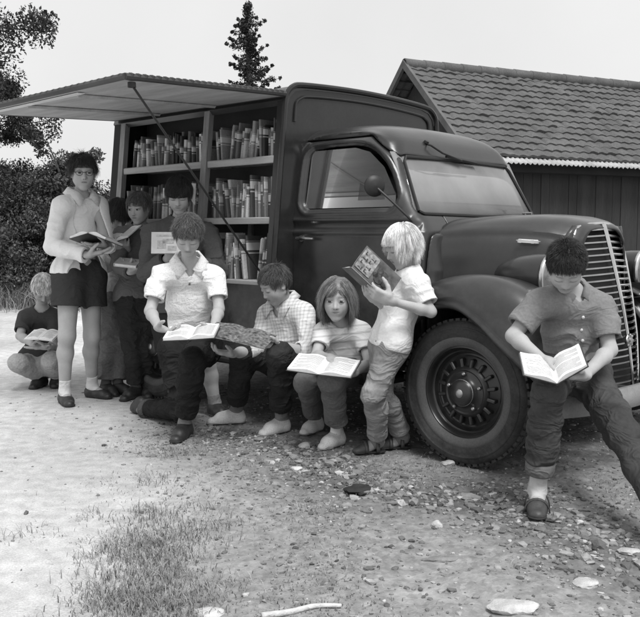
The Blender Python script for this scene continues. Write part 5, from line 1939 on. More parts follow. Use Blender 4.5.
    for p, k in U2: G.add(p, k)
    for p, k in S2: G.add(p, k, 's')
    for p, k in hp_: G.add(p, k)
    v, f = G.mesh(); del G
    q = ((v - hc) @ R) / H
    tn = np.ones(len(v))
    face_m = (q[:, 1] > 0.2)
    lip = face_m * np.exp(-((q[:, 0] / 0.082) ** 4)) * np.exp(-(((q[:, 2] + 0.246) / 0.030) ** 4))
    tn -= 0.30 * lip
    tn -= 0.45 * face_m * np.exp(-((q[:, 0] / 0.080) ** 4)) * np.exp(-(((q[:, 2] + 0.246) / 0.009) ** 4))
    ax_ = np.abs(q[:, 0])
    brow = face_m * np.exp(-(((ax_ - 0.135) / 0.085) ** 4)) * np.exp(-(((q[:, 2] - 0.118 + 0.25 * (ax_ - 0.12) ** 2) / 0.020) ** 4))
    tn -= 0.62 * brow * (0.6 + 0.4 * vnoise(v[:, 0] * 400, v[:, 1] * 400, v[:, 2] * 400))
    lash = face_m * np.exp(-(((ax_ - 0.135) / 0.072) ** 4)) * np.exp(-(((q[:, 2] - (-0.012 if eyes == 'down' else 0.040)) / 0.014) ** 4)) * (q[:, 1] > 0.26)
    tn -= 0.72 * lash
    nos = np.exp(-(((ax_ - 0.03) / 0.014) ** 4)) * np.exp(-(((q[:, 2] + 0.160) / 0.016) ** 4)) * (q[:, 1] > 0.32)
    tn -= 0.6 * nos  # nostril shading painted into the skin tone
    cheek = face_m * np.exp(-(((ax_ - 0.17) / 0.09) ** 2)) * np.exp(-(((q[:, 2] + 0.13) / 0.09) ** 2))
    tn -= 0.06 * cheek
    obj("body", v, f, SKIN[skin], root, base=base, tone=tn)
    # ---- eyes
    if eyes == 'open':
        for s in (-1, 1):
            e = MB(); cc = hc + R @ (V(s * 0.135, 0.300, 0.016) * H)
            e.lathe([(0.080 * H * math.sin(a), 0.080 * H * math.cos(a)) for a in np.linspace(0, 1.3, 14)], cc - R[:, 1] * 0.010 * H, R[:, 1], 20, mis=[1] * 5 + [0] * 8)
            # trim to an almond
            pts = np.concatenate(e.v); qq = ((pts - cc) @ R) / H
            qq[:, 2] = np.clip(qq[:, 2], -0.024 + qq[:, 0] ** 2 * 3.5, 0.022 - qq[:, 0] ** 2 * 3.5)
            e.v = [(qq * H) @ R.T + cc]
            e.build("eye", [EYE_W, EYE_D], root, smooth=True, base=base)
    # ---- hair
    hv, hf = hairfn['cap'](hc, R, H)
    ho = obj("hair", *_join([(hv, hf)] + [(a_, b_) for a_, b_, _ in [st(hc, R, H) for st in hairfn['strands']]]), hair_mat, root, base=base)
    me = ho.data
    a_ = me.attributes.new("tone", 'FLOAT', 'POINT')
    rng = np.random.default_rng(seed + 5); nv = len(me.vertices)
    tones = np.full(nv, 0.8, np.float32); k0 = len(hv)
    nn = (nv - k0)
    blk = 21
    t_ = np.repeat(np.clip(rng.lognormal(0, 0.45, nn // blk + 1), 0.4, 2.6), blk)[:nn]
    tones[k0:] = t_
    a_.data.foreach_set("value", tones)
    # ---- garments
    for gm in garments:
        kind = gm['kind']; i = gm.get('infl', 0.016) - 0.004; fo = gm.get('fold', 0.006) * 1.45; th = gm.get('th', 0.0105); sd = seed + gm.get('seed', 0)
        hv_ = gm.get('vox', 0.0048)
        if kind == 'top':
            tl = gm.get('sleeve', 0.35); fl = gm.get('flare', 0.006) * 0.5
            def parts(ii, cut, ff_):
                pr = torso(ii, ff_, sd)
                if gm.get('skirt', 0) > 0:
                    pr.append((Cap(mid, pel - spine * gm['skirt'], cw * 0.93, cw * gm.get('skw', 1.0), flat=(fr, 0.72), infl=ii, fold=ff_ * 1.3, seed=sd + 4), 0.05))
                    if not gm.get('nohip'): pr.append((Cap(j['ha'] + spine * 0.045, j['hb'] + spine * 0.045, 0.080 * sc, 0.080 * sc, flat=(fr, 0.84), infl=ii + 0.010, fold=ff_, seed=sd + 6), 0.05))
                ar = []
                if tl > 0:
                    for s in 'ab':
                        ar += arm(s, tl if cut else min(tl + 0.06, 1.0), ii, ff_, cut, sd + (7 if s == 'a' else 9), fl)
                return pr, ar
            (o_pr, o_ar), (i_pr, i_ar) = parts(i, True, fo), parts(i - th, False, 0)
            lo, hi = bounds([p for p, _ in o_pr + o_ar])
            A = Field(lo, hi, hv_); B = Field(lo, hi, hv_)
            for p, k in o_pr: A.add(p, k)
            for p, k in i_pr + i_ar: B.add(p, k)
            X, Y, Z = A.all()
            hem = pel + spine * gm.get('hem', 0.02)
            hn = -spine + fr * gm.get('hemtilt', 0.0)
            hd_ = (X - hem[0]) * hn[0] + (Y - hem[1]) * hn[1] + (Z - hem[2]) * hn[2] + 0.005 * vnoise(X * 9 + sd, Y * 9, Z * 2)
            A.F = np.maximum(A.F, hd_).astype(np.float32)
            for p, k in o_ar: A.add(p, k)
            d = np.maximum(A.F, -B.F)
            nr = gm.get('neck', 0.016)
            nc = Cap(j['nk'] - spine * 0.01 + fr * gm.get('neckf', 0.01), neck_top + (neck_top - j['nk']) * 0.6, neck_r * sc + nr, neck_r * sc + nr + 0.01)
            d = np.maximum(d, -nc(X, Y, Z))
            if gm.get('vneck'):
                c0 = j['nk'] + fr * 0.09 - spine * gm['vneck']
                c1 = j['nk'] + fr * 0.05 + spine * 0.03
                vc = Cap(c0, c1, 0.004, 0.045)
                d = np.maximum(d, -vc(X, Y, Z))
            if gm.get('open'):
                w_ = gm['open']
                c0 = lerp(pel, j['nk'], 0.4) + fr * 0.14 + rt * gm.get('openx', 0)
                bx = RBox(c0, V(w_, 0.10, 0.6), np.stack([rt, fr, spine], 1), 0.002)
                d = np.maximum(d, -bx(X, Y, Z))
            v, f = surface_nets(d.astype(np.float32), A.lo, hv_)
            go = obj(gm['name'], v, f, gm['mat'], root, base=base)
            if gm.get('collar'):
                cm = MB()
                k_ = sc * gm.get('collar_k', 1.0)
                O_ = j['nk']
                for s in (-1, 1):
                    def T(x, y, z): return O_ + (rt * s * x + fr * y + spine * z) * k_
                    rows = [[T(0.0, -0.060, 0.066), T(0.048, -0.040, 0.068), T(0.060, 0.005, 0.058), T(0.044, 0.050, 0.038), T(0.014, 0.074, 0.000)],
                            [T(0.0, -0.068, 0.070), T(0.055, -0.045, 0.072), T(0.070, 0.008, 0.062), T(0.053, 0.063, 0.040), T(0.020, 0.090, 0.002)],
                            [T(0.0, -0.092, 0.034), T(0.078, -0.060, 0.036), T(0.102, 0.012, 0.026), T(0.092, 0.076, 0.004), T(0.064, 0.102, -0.048)]]
                    cm.grid(np.array(rows))
                co_ = cm.build("collar", gm.get('collar_mat', gm['mat']), go, smooth=True, base=base); solidify(co_, 0.005)
            if gm.get('buttons'):
                for q_ in gm['buttons']:
                    c_ = lerp(pel, j['nk'], q_)
                    # march out to the cloth
                    tt = np.linspace(0.05, 0.22, 80); pp = c_[None] + fr[None] * tt[:, None]
                    idx = np.clip(((pp - A.lo) / hv_).round().astype(int), 0, A.n - 1)
                    val = d[idx[:, 0], idx[:, 1], idx[:, 2]]
                    ins = np.nonzero(val < 0)[0]
                    if len(ins) == 0: continue
                    s_ = pp[ins[-1]] + fr * 0.002
                    bb = MB(); bb.lathe([(0, 0.004), (0.006, 0.004), (0.0075, 0.0), (0.006, -0.003)], s_, fr, 12)
                    bb.build("button", BTN, go, smooth=True, base=base)
        else:
            tl = gm.get('len', 0.95); fl = gm.get('flare', 0.01)
            def parts(ii, cut, ff_):
                pr = pelvis(ii, ff_ * 0.7, sd, gm.get('waist', 0.12) + (0 if cut else 0.03))
                for s in 'ab':
                    t_s = gm.get('len_' + s, tl)
                    pr += leg(s, t_s if cut else min(t_s + 0.05, 1.0), ii, ff_, cut, sd + (3 if s == 'a' else 5), fl)
                return pr
            o_pr = parts(i, True, fo); i_pr = parts(i - th, False, 0)
            lo, hi = bounds([p for p, _ in o_pr])
            A = Field(lo, hi, hv_); B = Field(lo, hi, hv_)
            for p, k in o_pr: A.add(p, k)
            for p, k in i_pr: B.add(p, k)
            X, Y, Z = A.all()
            d = np.maximum(A.F, -B.F)
            d = np.maximum(d, 0.012 - Z)
            v, f = surface_nets(d.astype(np.float32), A.lo, hv_)
            go = obj(gm['name'], v, f, gm['mat'], root, base=base)
            if gm.get('cuff'):
                for s in gm['cuff']:
                    kn, an = j['k' + s], j['an' + s]
                    t_s = gm.get('len_' + s, tl)
                    e = lerp(kn, an, (t_s - 0.5) * 2); u_ = unit(kn - e)
                    r_e = lerp(0.045, 0.030, np.clip((t_s - 0.66) / 0.34, 0, 1)) * sc + fl + i
                    cm = MB()
                    cm.lathe([(r_e - 0.004, -0.012), (r_e + 0.004, -0.014), (r_e + 0.008, -0.008), (r_e + 0.009, 0.012), (r_e + 0.010, 0.034), (r_e + 0.006, 0.040), (r_e - 0.003, 0.038)], e, u_, 28)
                    co_ = cm.build("cuff", gm['cuff_mat'], go, smooth=True, base=base)
            if gm.get('belt'):
                c_ = pel + spine * (gm.get('waist', 0.12) - 0.022)
                ring = []
                for a in np.linspace(0, 2 * math.pi, 25):
                    ring.append(c_ + rt * math.cos(a) * (cw * 0.90 + i + 0.004) + fr * math.sin(a) * (cw * 0.90 + i + 0.004) * 0.80)
                cm = MB(); G_ = np.array([[p + spine * 0.016, p - spine * 0.016] for p in ring]); cm.grid(G_)
                bo = cm.build("belt", gm['belt'], go, smooth=True, base=base); solidify(bo, 0.005)
    # ---- socks and shoes
    for s in 'ab':
        f = ft[s]; L_ = f['L']; hl, d, u = f['heel'], f['d'], f['u']; sd_ = np.cross(d, u)
        if sock_mat is not None:
            an, kn = j['an' + s], j['k' + s]
            top = an + unit(kn - an) * sock_top
            pr = [(Cap(an, top, 0.032 * sc, 0.034 * sc, fold=0.004, cutb=True, seed=seed, ff=(60, 12)), 0.02),
                  (Cap(an - u * 0.015, hl + d * L_ * 0.50 + u * 0.034, 0.030 * sc, 0.026 * sc), 0.03)]
            lo, hi = bounds([p for p, _ in pr]); A = Field(lo, hi, 0.0042)
            for p, k in pr: A.add(p, k)
            v, fc = A.mesh(); obj("sock", v, fc, sock_mat, root, base=base)
        if shoe_mat is not None:
            hgt = 0.045 if shoe_low else 0.068
            pr = [(Cap(hl + d * L_ * 0.19 + u * 0.034, hl + d * L_ * 0.22 + u * hgt * sc, 0.036 * sc, 0.034 * sc, cutb=True), 0.02),
                  (Cap(hl + d * L_ * 0.2 + u * 0.030, hl + d * L_ * 0.60 + u * 0.026, 0.036 * sc, 0.036 * sc), 0.03),
                  (Cap(hl + d * L_ * 0.55 + u * 0.026, hl + d * L_ * 0.83 + u * 0.015, 0.036 * sc, 0.030 * sc, flat=(u, 0.80)), 0.02)]
            if not shoe_low:
                pr.append((Cap(hl + d * L_ * 0.30 + u * 0.052, hl + d * L_ * 0.62 + u * 0.034, 0.030 * sc, 0.026 * sc, fold=0.003), 0.03))
            lo, hi = bounds([p for p, _ in pr]); A = Field(lo, hi, 0.0038)
            for p, k in pr: A.add(p, k)
            X, Y, Z = A.all()
            dd = np.maximum(A.F, 0.006 - ((X - hl[0]) * u[0] + (Y - hl[1]) * u[1] + (Z - hl[2]) * u[2]))
            if shoe_low:                                        # open instep: sock shows
                op = Cap(hl + d * L_ * 0.30 + u * 0.085, hl + d * L_ * 0.52 + u * 0.082, 0.040 * sc, 0.034 * sc)
                dd = np.maximum(dd, -op(X, Y, Z))
            if extras and 'strap' in extras:                    # sandal: only the toe is closed
                dd = np.maximum(dd, L_ * 0.56 - ((X - hl[0]) * d[0] + (Y - hl[1]) * d[1] + (Z - hl[2]) * d[2]))
            v, fc = surface_nets(dd.astype(np.float32), A.lo, 0.0038)
            so_ = obj("shoe", v, fc, shoe_mat, root, base=base)
            pr = Cap(hl + d * 0.040 * sc + u * 0.0085, hl + d * (L_ - 0.038 * sc) + u * 0.0085, 0.039 * sc, 0.036 * sc, flat=(u, 0.22))
            A = Field(pr.lo - 0.01, pr.hi + 0.01, 0.0038); A.add(pr, 0)
            v, fc = A.mesh(); obj("sole", v, fc, sole_mat or shoe_mat, so_, base=base)
            if not shoe_low and extras and 'laces' in extras:
                cm = MB()
                for k in range(3):
                    c_ = hl + d * L_ * (0.42 + 0.09 * k) + u * (0.078 - 0.012 * k)
                    cm.tube([c_ - sd_ * 0.024 - u * 0.010, c_ + u * 0.001, c_ + sd_ * 0.024 - u * 0.010], 0.0042, 6)
                cm.build("lace", LACE, so_, smooth=True, base=base)
            if extras and 'strap' in extras:
                cm = MB()
                for (t_, hh) in ((0.30, 0.066), (0.62, 0.052)):
                    c_ = hl + d * L_ * t_
                    arc = [c_ + sd_ * 0.046 * sc * math.cos(a) + u * (0.012 + hh * math.sin(a)) for a in np.linspace(0, math.pi, 11)]
                    G_ = np.array([[p - d * 0.009, p + d * 0.009] for p in arc]); cm.grid(G_)
                st_ = cm.build("strap", shoe_mat, so_, smooth=True, base=base); solidify(st_, 0.005)
    J_out = dict(j); J_out.update(root=root, hc=hc, R=R, H=H, base=base, fr=fr, rt=rt, spine=spine, pel=pel)
    if 'VERBOSE' in globals():
        n = np.linalg.norm
        print("PERSON", label[:40], "W %.2f uarm %.2f %.2f farm %.2f %.2f thigh %.2f %.2f shin %.2f %.2f trunk %.2f  H %.2f" % (
            W, n(j['sa'] - j['ea']), n(j['sb'] - j['eb']), n(j['ea'] - j['wa']), n(j['eb'] - j['wb']), n(j['ha'] - j['ka']), n(j['hb'] - j['kb']),
            n(j['ka'] - j['ana']), n(j['kb'] - j['anb']), n(j['nk'] - pel), H))
    return J_out


def _join(parts):
    vs = []; fs = []; n = 0
    for v, f in parts:
        vs.append(v); fs.append(np.asarray(f) + n); n += len(v)
    return np.concatenate(vs), np.concatenate(fs)


def hairstyle(n, length, pole=(0, -0.2, 0.48), zf=0.27, slope=0.92, width=0.0016, seed=1, thick=0.02, extra=(), capz=None, **kw):
    zz = zf if capz is None else capz
    st = [lambda c, R, H: strands(c, R, H, int(n * 2.5), length, pole, zf, slope, width * 0.52, seed, **kw)]
    for e in extra:
        e = dict(e)
        st.append(lambda c, R, H, e=e: strands(c, R, H, e.pop('n'), e.pop('length'), e.pop('pole', pole), e.pop('zf', zf), e.pop('slope', slope), e.pop('width', width), e.pop('seed', seed + 1), **e))
    return dict(cap=lambda c, R, H: hair_cap(c, R, H, zz, slope, 0.022, seed), strands=st)


def hair_m(nm, g, rough=0.45):
    return mat(nm, g, rough, 0.25, 30, 0.0, 200, spec=0.4, tone=True)


PRINT = mat("printing_ink", 0.36, 0.8, 0.5, 300)


# ---- books held in the hands: covers, page blocks; each a thing of its own
def open_book(label, spine, s, hl, hr, w, ln, th=0.014, cover=None, curve=0.010, page=None, mag=False, pm=None):
    """spine: middle of the spine, s along it, hl and hr the directions in which the two halves run."""
    spine = np.asarray(spine, float); s = unit(s)
    root = empty("open_book" if not mag else "magazine", spine)
    tag(root, label, "book" if not mag else "magazine")
    hl = unit(np.asarray(hl, float) - s * np.dot(hl, s)); hr = unit(np.asarray(hr, float) - s * np.dot(hr, s))
    inside = unit(unit(hl + hr + 1e-6) if np.linalg.norm(hl + hr) > 0.25 else np.cross(s, hr))
    cov = MB()
    for h, o in ((hl, hr), (hr, hl)):
        n = np.cross(s, h); n = n if np.dot(n, pm if pm is not None else inside) > 0 else -n      # towards the pages
        pg = MB(); top = []
        for k in range(9):
            t = k / 8
            x = w * t; y = th * (0.35 + 0.65 * min(1, t * 3.0)) + curve * math.sin(math.pi * min(t * 1.25, 1)) * (1 - 0.4 * t)
            top.append((x, y))
        prof = top + [(w, 0.0025), (0.0, 0.0025)]
        m_ = len(prof)
        vs = [h * x + n * y + s * (ln / 2) * q for q in (-1, 1) for x, y in prof]
        fs = [(i, (i + 1) % m_, m_ + (i + 1) % m_, m_ + i) for i in range(m_)] + [tuple(range(m_))[::-1], tuple(range(m_, 2 * m_))]
        pg.add(vs, fs)
        shade_auto(pg.build("pages", page or M['page'], root), 40)
        if not mag:                                              # grey lines of print, following the curve of the page
            rp = np.random.default_rng(int(abs(spine[0]) * 1000) + (3 if h is hl else 4)); ln_m = MB()
            xs_ = np.array([q[0] for q in top]); ys_ = np.array([q[1] for q in top])
            nl = int(ln * 0.80 / 0.0085)
            for k in range(nl):
                if rp.random() < 0.07: continue
                sy = -ln * 0.40 + (k + 0.5) * ln * 0.80 / nl
                x1 = w * (0.90 if rp.random() < 0.8 else rp.uniform(0.4, 0.85))
                row = []
                for x in np.linspace(0.12 * w, x1, 7):
                    c_ = h * x + n * (np.interp(x, xs_, ys_) + 0.0006)
                    row.append([c_ + s * (sy - 0.0014), c_ + s * (sy + 0.0014)])
                ln_m.grid(np.array(row))
            ln_m.build("print", PRINT, root)
        cw_ = w + (0.005 if not mag else 0.0); cl = ln / 2 + (0.004 if not mag else 0.0005); ct = 0.003 if not mag else 0.0012
        q = [h * 0 - s * cl, h * cw_ - s * cl, h * cw_ + s * cl, h * 0 + s * cl]
        vs = [p + n * 0.0022 for p in q] + [p + n * (0.0022 - ct) for p in q]
        cov.add(vs, [(0, 1, 2, 3), (7, 6, 5, 4), (0, 4, 5, 1), (1, 5, 6, 2), (2, 6, 7, 3), (3, 7, 4, 0)])
    cov.tube([-s * cl, s * cl], 0.004 if not mag else 0.0015, 8)
    cov.build("cover", cover or M['cover_dark'], root, smooth=False)
    return root


def closed_book(label, c, a, b, w, h, t, cover, pages_side=1):
    """c centre; a across the cover, b up the cover."""
    a = unit(a); b = unit(np.asarray(b, float) - a * np.dot(a, b)); n = np.cross(a, b)
    root = empty("closed_book", c); tag(root, label, "book")
    R = np.stack([a, b, n], 1)
    m = MB()
    for s in (-1, 1):
        m.box((-w / 2, -h / 2, s * t / 2 - 0.0015), (w / 2, h / 2, s * t / 2 + 0.0015), 0, M=R)
    m.box((-w / 2 * pages_side - 0.002, -h / 2, -t / 2), (-w / 2 * pages_side + 0.002, h / 2, t / 2), 0, M=R)
    m.build("cover", cover, root)
    m = MB(); m.box((-w / 2 + 0.004, -h / 2 + 0.004, -t / 2 + 0.0016), (w / 2 - 0.004, h / 2 - 0.004, t / 2 - 0.0016), 0, M=R)
    m.build("pages", M['page'], root)
    return root, R
# ================================================================= the ten children
FL = foot_frame
WHITE_SOCK = cloth("white_sock", 0.72); GREY_SOCK = cloth("grey_sock", 0.22); DARK_SOCK = cloth("dark_sock", 0.10)
SHOE_DARK = mat("shoe_leather_dark", 0.03, 0.45, 0.25, 12, 0.1, 80, fine=0.15)
SHOE_BROWN = mat("sandal_leather", 0.05, 0.5, 0.25, 12, 0.1, 80, fine=0.15)
SHOE_PALE = mat("canvas_shoe", 0.62, 0.8, 0.15, 10, 0.25, 160, fine=0.12)
SOLE_PALE = mat("pale_rubber_sole", 0.22, 0.7, 0.15, 20)
SOLE_DARK = mat("dark_sole", 0.02, 0.7, 0.2, 20)

# 1: girl standing at the left in a pale cardigan
p1 = person("girl in white cardigan and dark shorts, standing with a book at the left",
    dict(sa=(61, 207, 5.40), sb=(99, 206, 5.60), nk=(80, 199, 5.53), ha=(69, 280, 5.46), hb=(90, 280, 5.58), ea=(52, 247, 5.34), wa=(88, 255, 5.24),
         eb=(107, 246, 5.48), wb=(107, 246, 5.30), ka=(67, 336, 5.40), kb=(92, 336, 5.54)),
    (83, 173, 5.50, 0.242), (0.36, -0.92, -0.10),
    hairstyle(1500, 0.30, zf=0.26, slope=0.74, seed=3, fringe=-0.25, curl=0.75, lift=0.12, grav=0.3, jitter=0.6, thick=0.06, width=0.0022, seg=6),
    hair_m("hair_dark_brown", 0.065),
    [dict(kind='top', name='blouse', mat=cloth("white_blouse", 0.88, crease=0.15), sleeve=0, infl=0.015, hem=0.10, fold=0.004, skirt=0.0),
     dict(kind='top', name='cardigan', mat=cloth("cream_cardigan", 0.82, 0.05, 0.03, 0.15, 260, crease=0.16), sleeve=0.97, infl=0.021, hem=0.045, fold=0.009, skirt=0.04, skw=0.98, open=0.085, openx=0.02, collar=True, collar_mat=cloth("white_collar", 0.72), neck=0.02, seed=2),
     dict(kind='bottom', name='shorts', mat=cloth("dark_shorts", 0.05), len=0.24, flare=0.012, infl=0.016, waist=0.14, fold=0.006)],
    dict(a=FL(67, 404, -62, 0.225), b=FL(99, 397, -28, 0.225)),
    dict(a=dict(d=(0.7, 0.1, 0.15), n=(-0.1, 0.1, 1), t=(0.1, -0.7, 0.2), curl=(0.1, 0.15, 0.1)), b=dict(d=(-0.55, -0.35, 0.05), n=(0, 0.1, 1), t=(0.1, -0.6, 0.1), curl=(0.05, 0.1, 0.1))),
    skin=2, sc=1.08, front=(0.7, -0.7, 0), eyes='open', shoe_mat=SHOE_DARK, sole_mat=SOLE_DARK, sock_mat=WHITE_SOCK, sock_top=0.08, shoe_low=True, seed=10)
# spectacles
b = MB()
for s in (-1, 1):
    c = p1['hc'] + p1['R'] @ (V(s * 0.14, 0.375, 0.015) * p1['H'])
    b.tube([c + p1['R'] @ (V(math.cos(t) * 0.092, -abs(math.cos(t)) * 0.02, math.sin(t) * 0.072) * p1['H']) for t in np.linspace(0, 2 * math.pi, 21)], 0.0013, 5, cap=False)
    b.tube([p1['hc'] + p1['R'] @ (V(*q) * p1['H']) for q in ((s * 0.235, 0.355, 0.03), (s * 0.335, 0.1, 0.03), (s * 0.345, -0.05, 0.02))], 0.0018, 5)
b.tube([p1['hc'] + p1['R'] @ (V(*q) * p1['H']) for q in ((-0.05, 0.385, 0.03), (0, 0.40, 0.035), (0.05, 0.385, 0.03))], 0.0018, 5)
b.build("spectacles", M['black'], p1['root'], smooth=True, base=p1['base'])
open_book("dark covered open book held by the girl in the white cardigan", at(97, 237, 5.20), (0.30, 0.90, -0.22), (-0.86, 0.10, -0.20), (0.9, -0.05, -0.34), 0.125, 0.19, 0.016, pm=V(0, 0, 1))

# 2: crouching fair boy
p2 = person("fair haired boy in a dark T-shirt squatting with a book at far left",
    dict(sa=(25, 318, 6.02), sb=(57, 318, 6.06), nk=(42, 311, 6.06), ha=(31, 366, 6.12), hb=(48, 366, 6.16), ea=(20, 336, 5.90), wa=(34, 345, 5.76), eb=(53, 346, 5.92), wb=(47, 347, 5.74),
         ka=(18, 363, 5.86), kb=(52, 360, 5.80)),
    (43, 289, 5.96, 0.225), (0.30, -0.62, -0.72),
    hairstyle(1500, 0.22, zf=0.24, slope=0.85, seed=6, lift=0.05, grav=0.5, jitter=0.55, thick=0.05, width=0.0020, fringe=-0.3),
    hair_m("hair_fair", 0.72),
    [dict(kind='top', name='t_shirt', mat=cloth("dark_tee", 0.055), sleeve=0.36, infl=0.016, hem=0.03, fold=0.006, skirt=0.02),
     dict(kind='bottom', name='trousers', mat=cloth("pale_trousers", 0.36, 0.15, 0.15), len=0.90, infl=0.016, waist=0.06, fold=0.007)],
    dict(a=FL(38, 387, -100, 0.21), b=FL(56, 386, -80, 0.21)),
    dict(a=dict(d=(0.8, -0.2, 0.0), n=(0, 0, 1), t=(0, -0.8, 0.1), curl=(0.05, 0.1, 0.1)), b=dict(d=(-0.5, -0.3, 0.0), n=(0, 0.1, 1), t=(0.1, -0.7, 0.1), curl=(0.05, 0.1, 0.1))),
    skin=1, sc=1.0, front=(-0.15, -1, 0), shoe_mat=SHOE_DARK, sole_mat=SOLE_DARK, sock_mat=DARK_SOCK, sock_top=0.09, seed=20)
open_book("thin pale open book on the squatting fair boy's knees", at(43, 335, 5.70), (0.1, 0.9, 0.25), (-0.95, 0.0, -0.05), (0.95, 0, -0.08), 0.095, 0.16, 0.008, M['cover_pale'], pm=V(0, 0, 1))

# 3: girl turned away between the girl in the cardigan and the boy in the jumper
p3 = person("dark haired child in a pale jacket, bowed head, beside the van's rear corner",
    dict(sa=(107, 240, 5.86), sb=(130, 240, 5.94), nk=(119, 233, 5.92), ha=(109, 303, 5.86), hb=(124, 303, 5.92), ea=(106, 266, 5.78), wa=(114, 252, 5.62), eb=(133, 264, 5.82), wb=(127, 250, 5.64),
         ka=(109, 347, 5.84), kb=(121, 347, 5.88)),
    (118, 214, 5.88, 0.222), (0.45, -0.50, -0.74),
    hairstyle(1300, 0.34, zf=0.18, slope=0.65, seed=8, lift=0.05, grav=0.5, jitter=0.4, thick=0.06, width=0.0022),
    hair_m("hair_brown_dark", 0.05),
    [dict(kind='top', name='jacket', mat=cloth("pale_jacket", 0.55, 0.12), sleeve=0.95, infl=0.022, hem=0.0, fold=0.009, skirt=0.05),
     dict(kind='bottom', name='trousers', mat=cloth("grey_trousers", 0.17, 0.2, 0.15), len=0.95, infl=0.020, waist=0.12, fold=0.010)],
    dict(a=FL(110, 394, -50, 0.22), b=FL(124, 393, -30, 0.22)),
    dict(a=dict(n=(0, 0.2, 1), t=(0.2, -0.8, 0.4)), b=dict(n=(0, 0.2, 1), t=(-0.2, -0.8, 0.4))),
    skin=0, sc=0.98, front=(0.4, -0.9, 0), shoe_mat=SHOE_DARK, sole_mat=SOLE_DARK, sock_mat=DARK_SOCK, seed=30, vox=0.005)
open_book("open book with bright white page before the dark haired child's bowed head", at(122, 236, 5.58), (0.35, 0.85, 0.45), (-0.85, -0.1, -0.25), (0.85, 0.0, 0.40), 0.115, 0.17, 0.010, pm=V(-0.2, -0.1, 1))

# 4: boy in a grey jumper
p4 = person("brown haired boy in grey jumper and dark jeans, standing with a thin book",
    dict(sa=(121, 237, 5.66), sb=(156, 238, 5.74), nk=(139, 230, 5.73), ha=(129, 303, 5.68), hb=(147, 303, 5.73), ea=(118, 265, 5.58), wa=(131, 272, 5.44), eb=(158, 266, 5.62), wb=(141, 270, 5.46),
         ka=(132, 346, 5.64), kb=(147, 346, 5.68)),
    (139, 208, 5.66, 0.225), (-0.30, -0.92, -0.22),
    hairstyle(1400, 0.26, zf=0.22, slope=0.80, seed=9, lift=0.06, grav=0.45, jitter=0.6, thick=0.05, width=0.0020, fringe=-0.55),
    hair_m("hair_light_brown", 0.14),
    [dict(kind='top', name='jumper', mat=cloth("grey_jumper", 0.15, 0.08, 0.05, 0.25, 260), sleeve=0.97, infl=0.022, hem=0.01, fold=0.008, skirt=0.04),
     dict(kind='bottom', name='jeans', mat=denim("jeans_dark_a", 0.035), len=0.96, infl=0.016, waist=0.12, fold=0.009)],
    dict(a=FL(131, 398, -112, 0.23), b=FL(148, 396, -75, 0.23)),
    dict(a=dict(d=(0.6, -0.3, 0.25), n=(0.1, 0.2, 1), t=(0, -0.8, 0.5)), b=dict(d=(-0.7, -0.2, 0.2), n=(0, 0.2, 1), t=(0, -0.8, 0.5))),
    skin=0, sc=1.0, front=(-0.2, -0.98, 0), eyes='open', shoe_mat=SHOE_DARK, sole_mat=SOLE_DARK, sock_mat=DARK_SOCK, seed=40)
closed_book("thin pale closed book held flat by the boy in the grey jumper", at(128, 263, 5.40), (0.95, -0.1, -0.10), (0.1, 0.9, 0.3), 0.145, 0.11, 0.018, M['cover_pale'])

# 5: taller child in a dark jumper behind the kneeling boy
p5 = person("dark haired child in dark jumper and shorts, reading upright behind the kneeling boy",
    dict(sa=(152, 234, 5.30), sb=(209, 234, 5.36), nk=(180, 223, 5.38), ha=(168, 318, 5.38), hb=(199, 318, 5.26), ea=(146, 274, 5.20), wa=(168, 258, 5.02), eb=(219, 272, 5.22), wb=(193, 262, 5.02),
         ka=(171, 362, 5.40), kb=(207, 364, 5.12)),
    (179, 195, 5.32, 0.240), (0.04, -0.90, -0.42),
    hairstyle(1500, 0.26, zf=0.16, slope=0.70, seed=12, lift=0.03, grav=0.5, jitter=0.45, thick=0.05, width=0.0020, fringe=0.0),
    hair_m("hair_black_brown", 0.032),
    [dict(kind='top', name='jumper', mat=cloth("dark_jumper", 0.09, 0.08, 0.05, 0.25, 260), sleeve=0.97, infl=0.024, hem=0.03, fold=0.009, skirt=0.03),
     dict(kind='bottom', name='shorts', mat=cloth("black_shorts", 0.03), len=0.36, infl=0.018, waist=0.12, fold=0.007)],
    dict(a=FL(172, 404, -95, 0.23), b=FL(219, 416, -60, 0.23)),
    dict(a=dict(d=(0.6, -0.1, 0.5), n=(0.2, 0.9, 0.3), t=(0, 0, 1)), b=dict(d=(-0.6, -0.1, 0.5), n=(-0.2, 0.9, 0.3), t=(0, 0, 1))),
    skin=0, sc=1.06, front=(0.05, -1, 0), shoe_mat=SHOE_DARK, sole_mat=SOLE_PALE, sock_mat=GREY_SOCK, sock_top=0.05, seed=50)
cb, R_ = closed_book("pale upright book with small picture held at the dark jumper's chest", at(168, 243, 4.96), (1, 0.05, 0.0), (0, 0.25, 1), 0.185, 0.125, 0.016, M['cover_pale'])
b = MB()
b.box((-0.055, -0.030, -0.0122), (0.03, 0.030, -0.0098), M=R_ * np.array([1, 1, 1])); b.box((-0.045, 0.038, -0.0120), (0.06, 0.048, -0.0098), M=R_)
# picture on that cover sits on the face turned to the viewer
n_ = R_[:, 2]; sgn = 1 if n_[1] < 0 else -1
b = MB()
for (x0, y0, x1, y1) in ((-0.06, -0.035, -0.01, 0.012), (-0.03, -0.005, 0.035, 0.022), (0.0, -0.045, 0.05, -0.02), (-0.065, 0.036, 0.06, 0.046)):
    zc = sgn * 0.0102
    b.box((x0, y0, min(zc, zc + sgn * 0.001)), (x1, y1, max(zc, zc + sgn * 0.001)), M=R_)
b.build("cover_picture", mat("cover_picture_grey", 0.38, 0.6, 0.3, 60), cb)

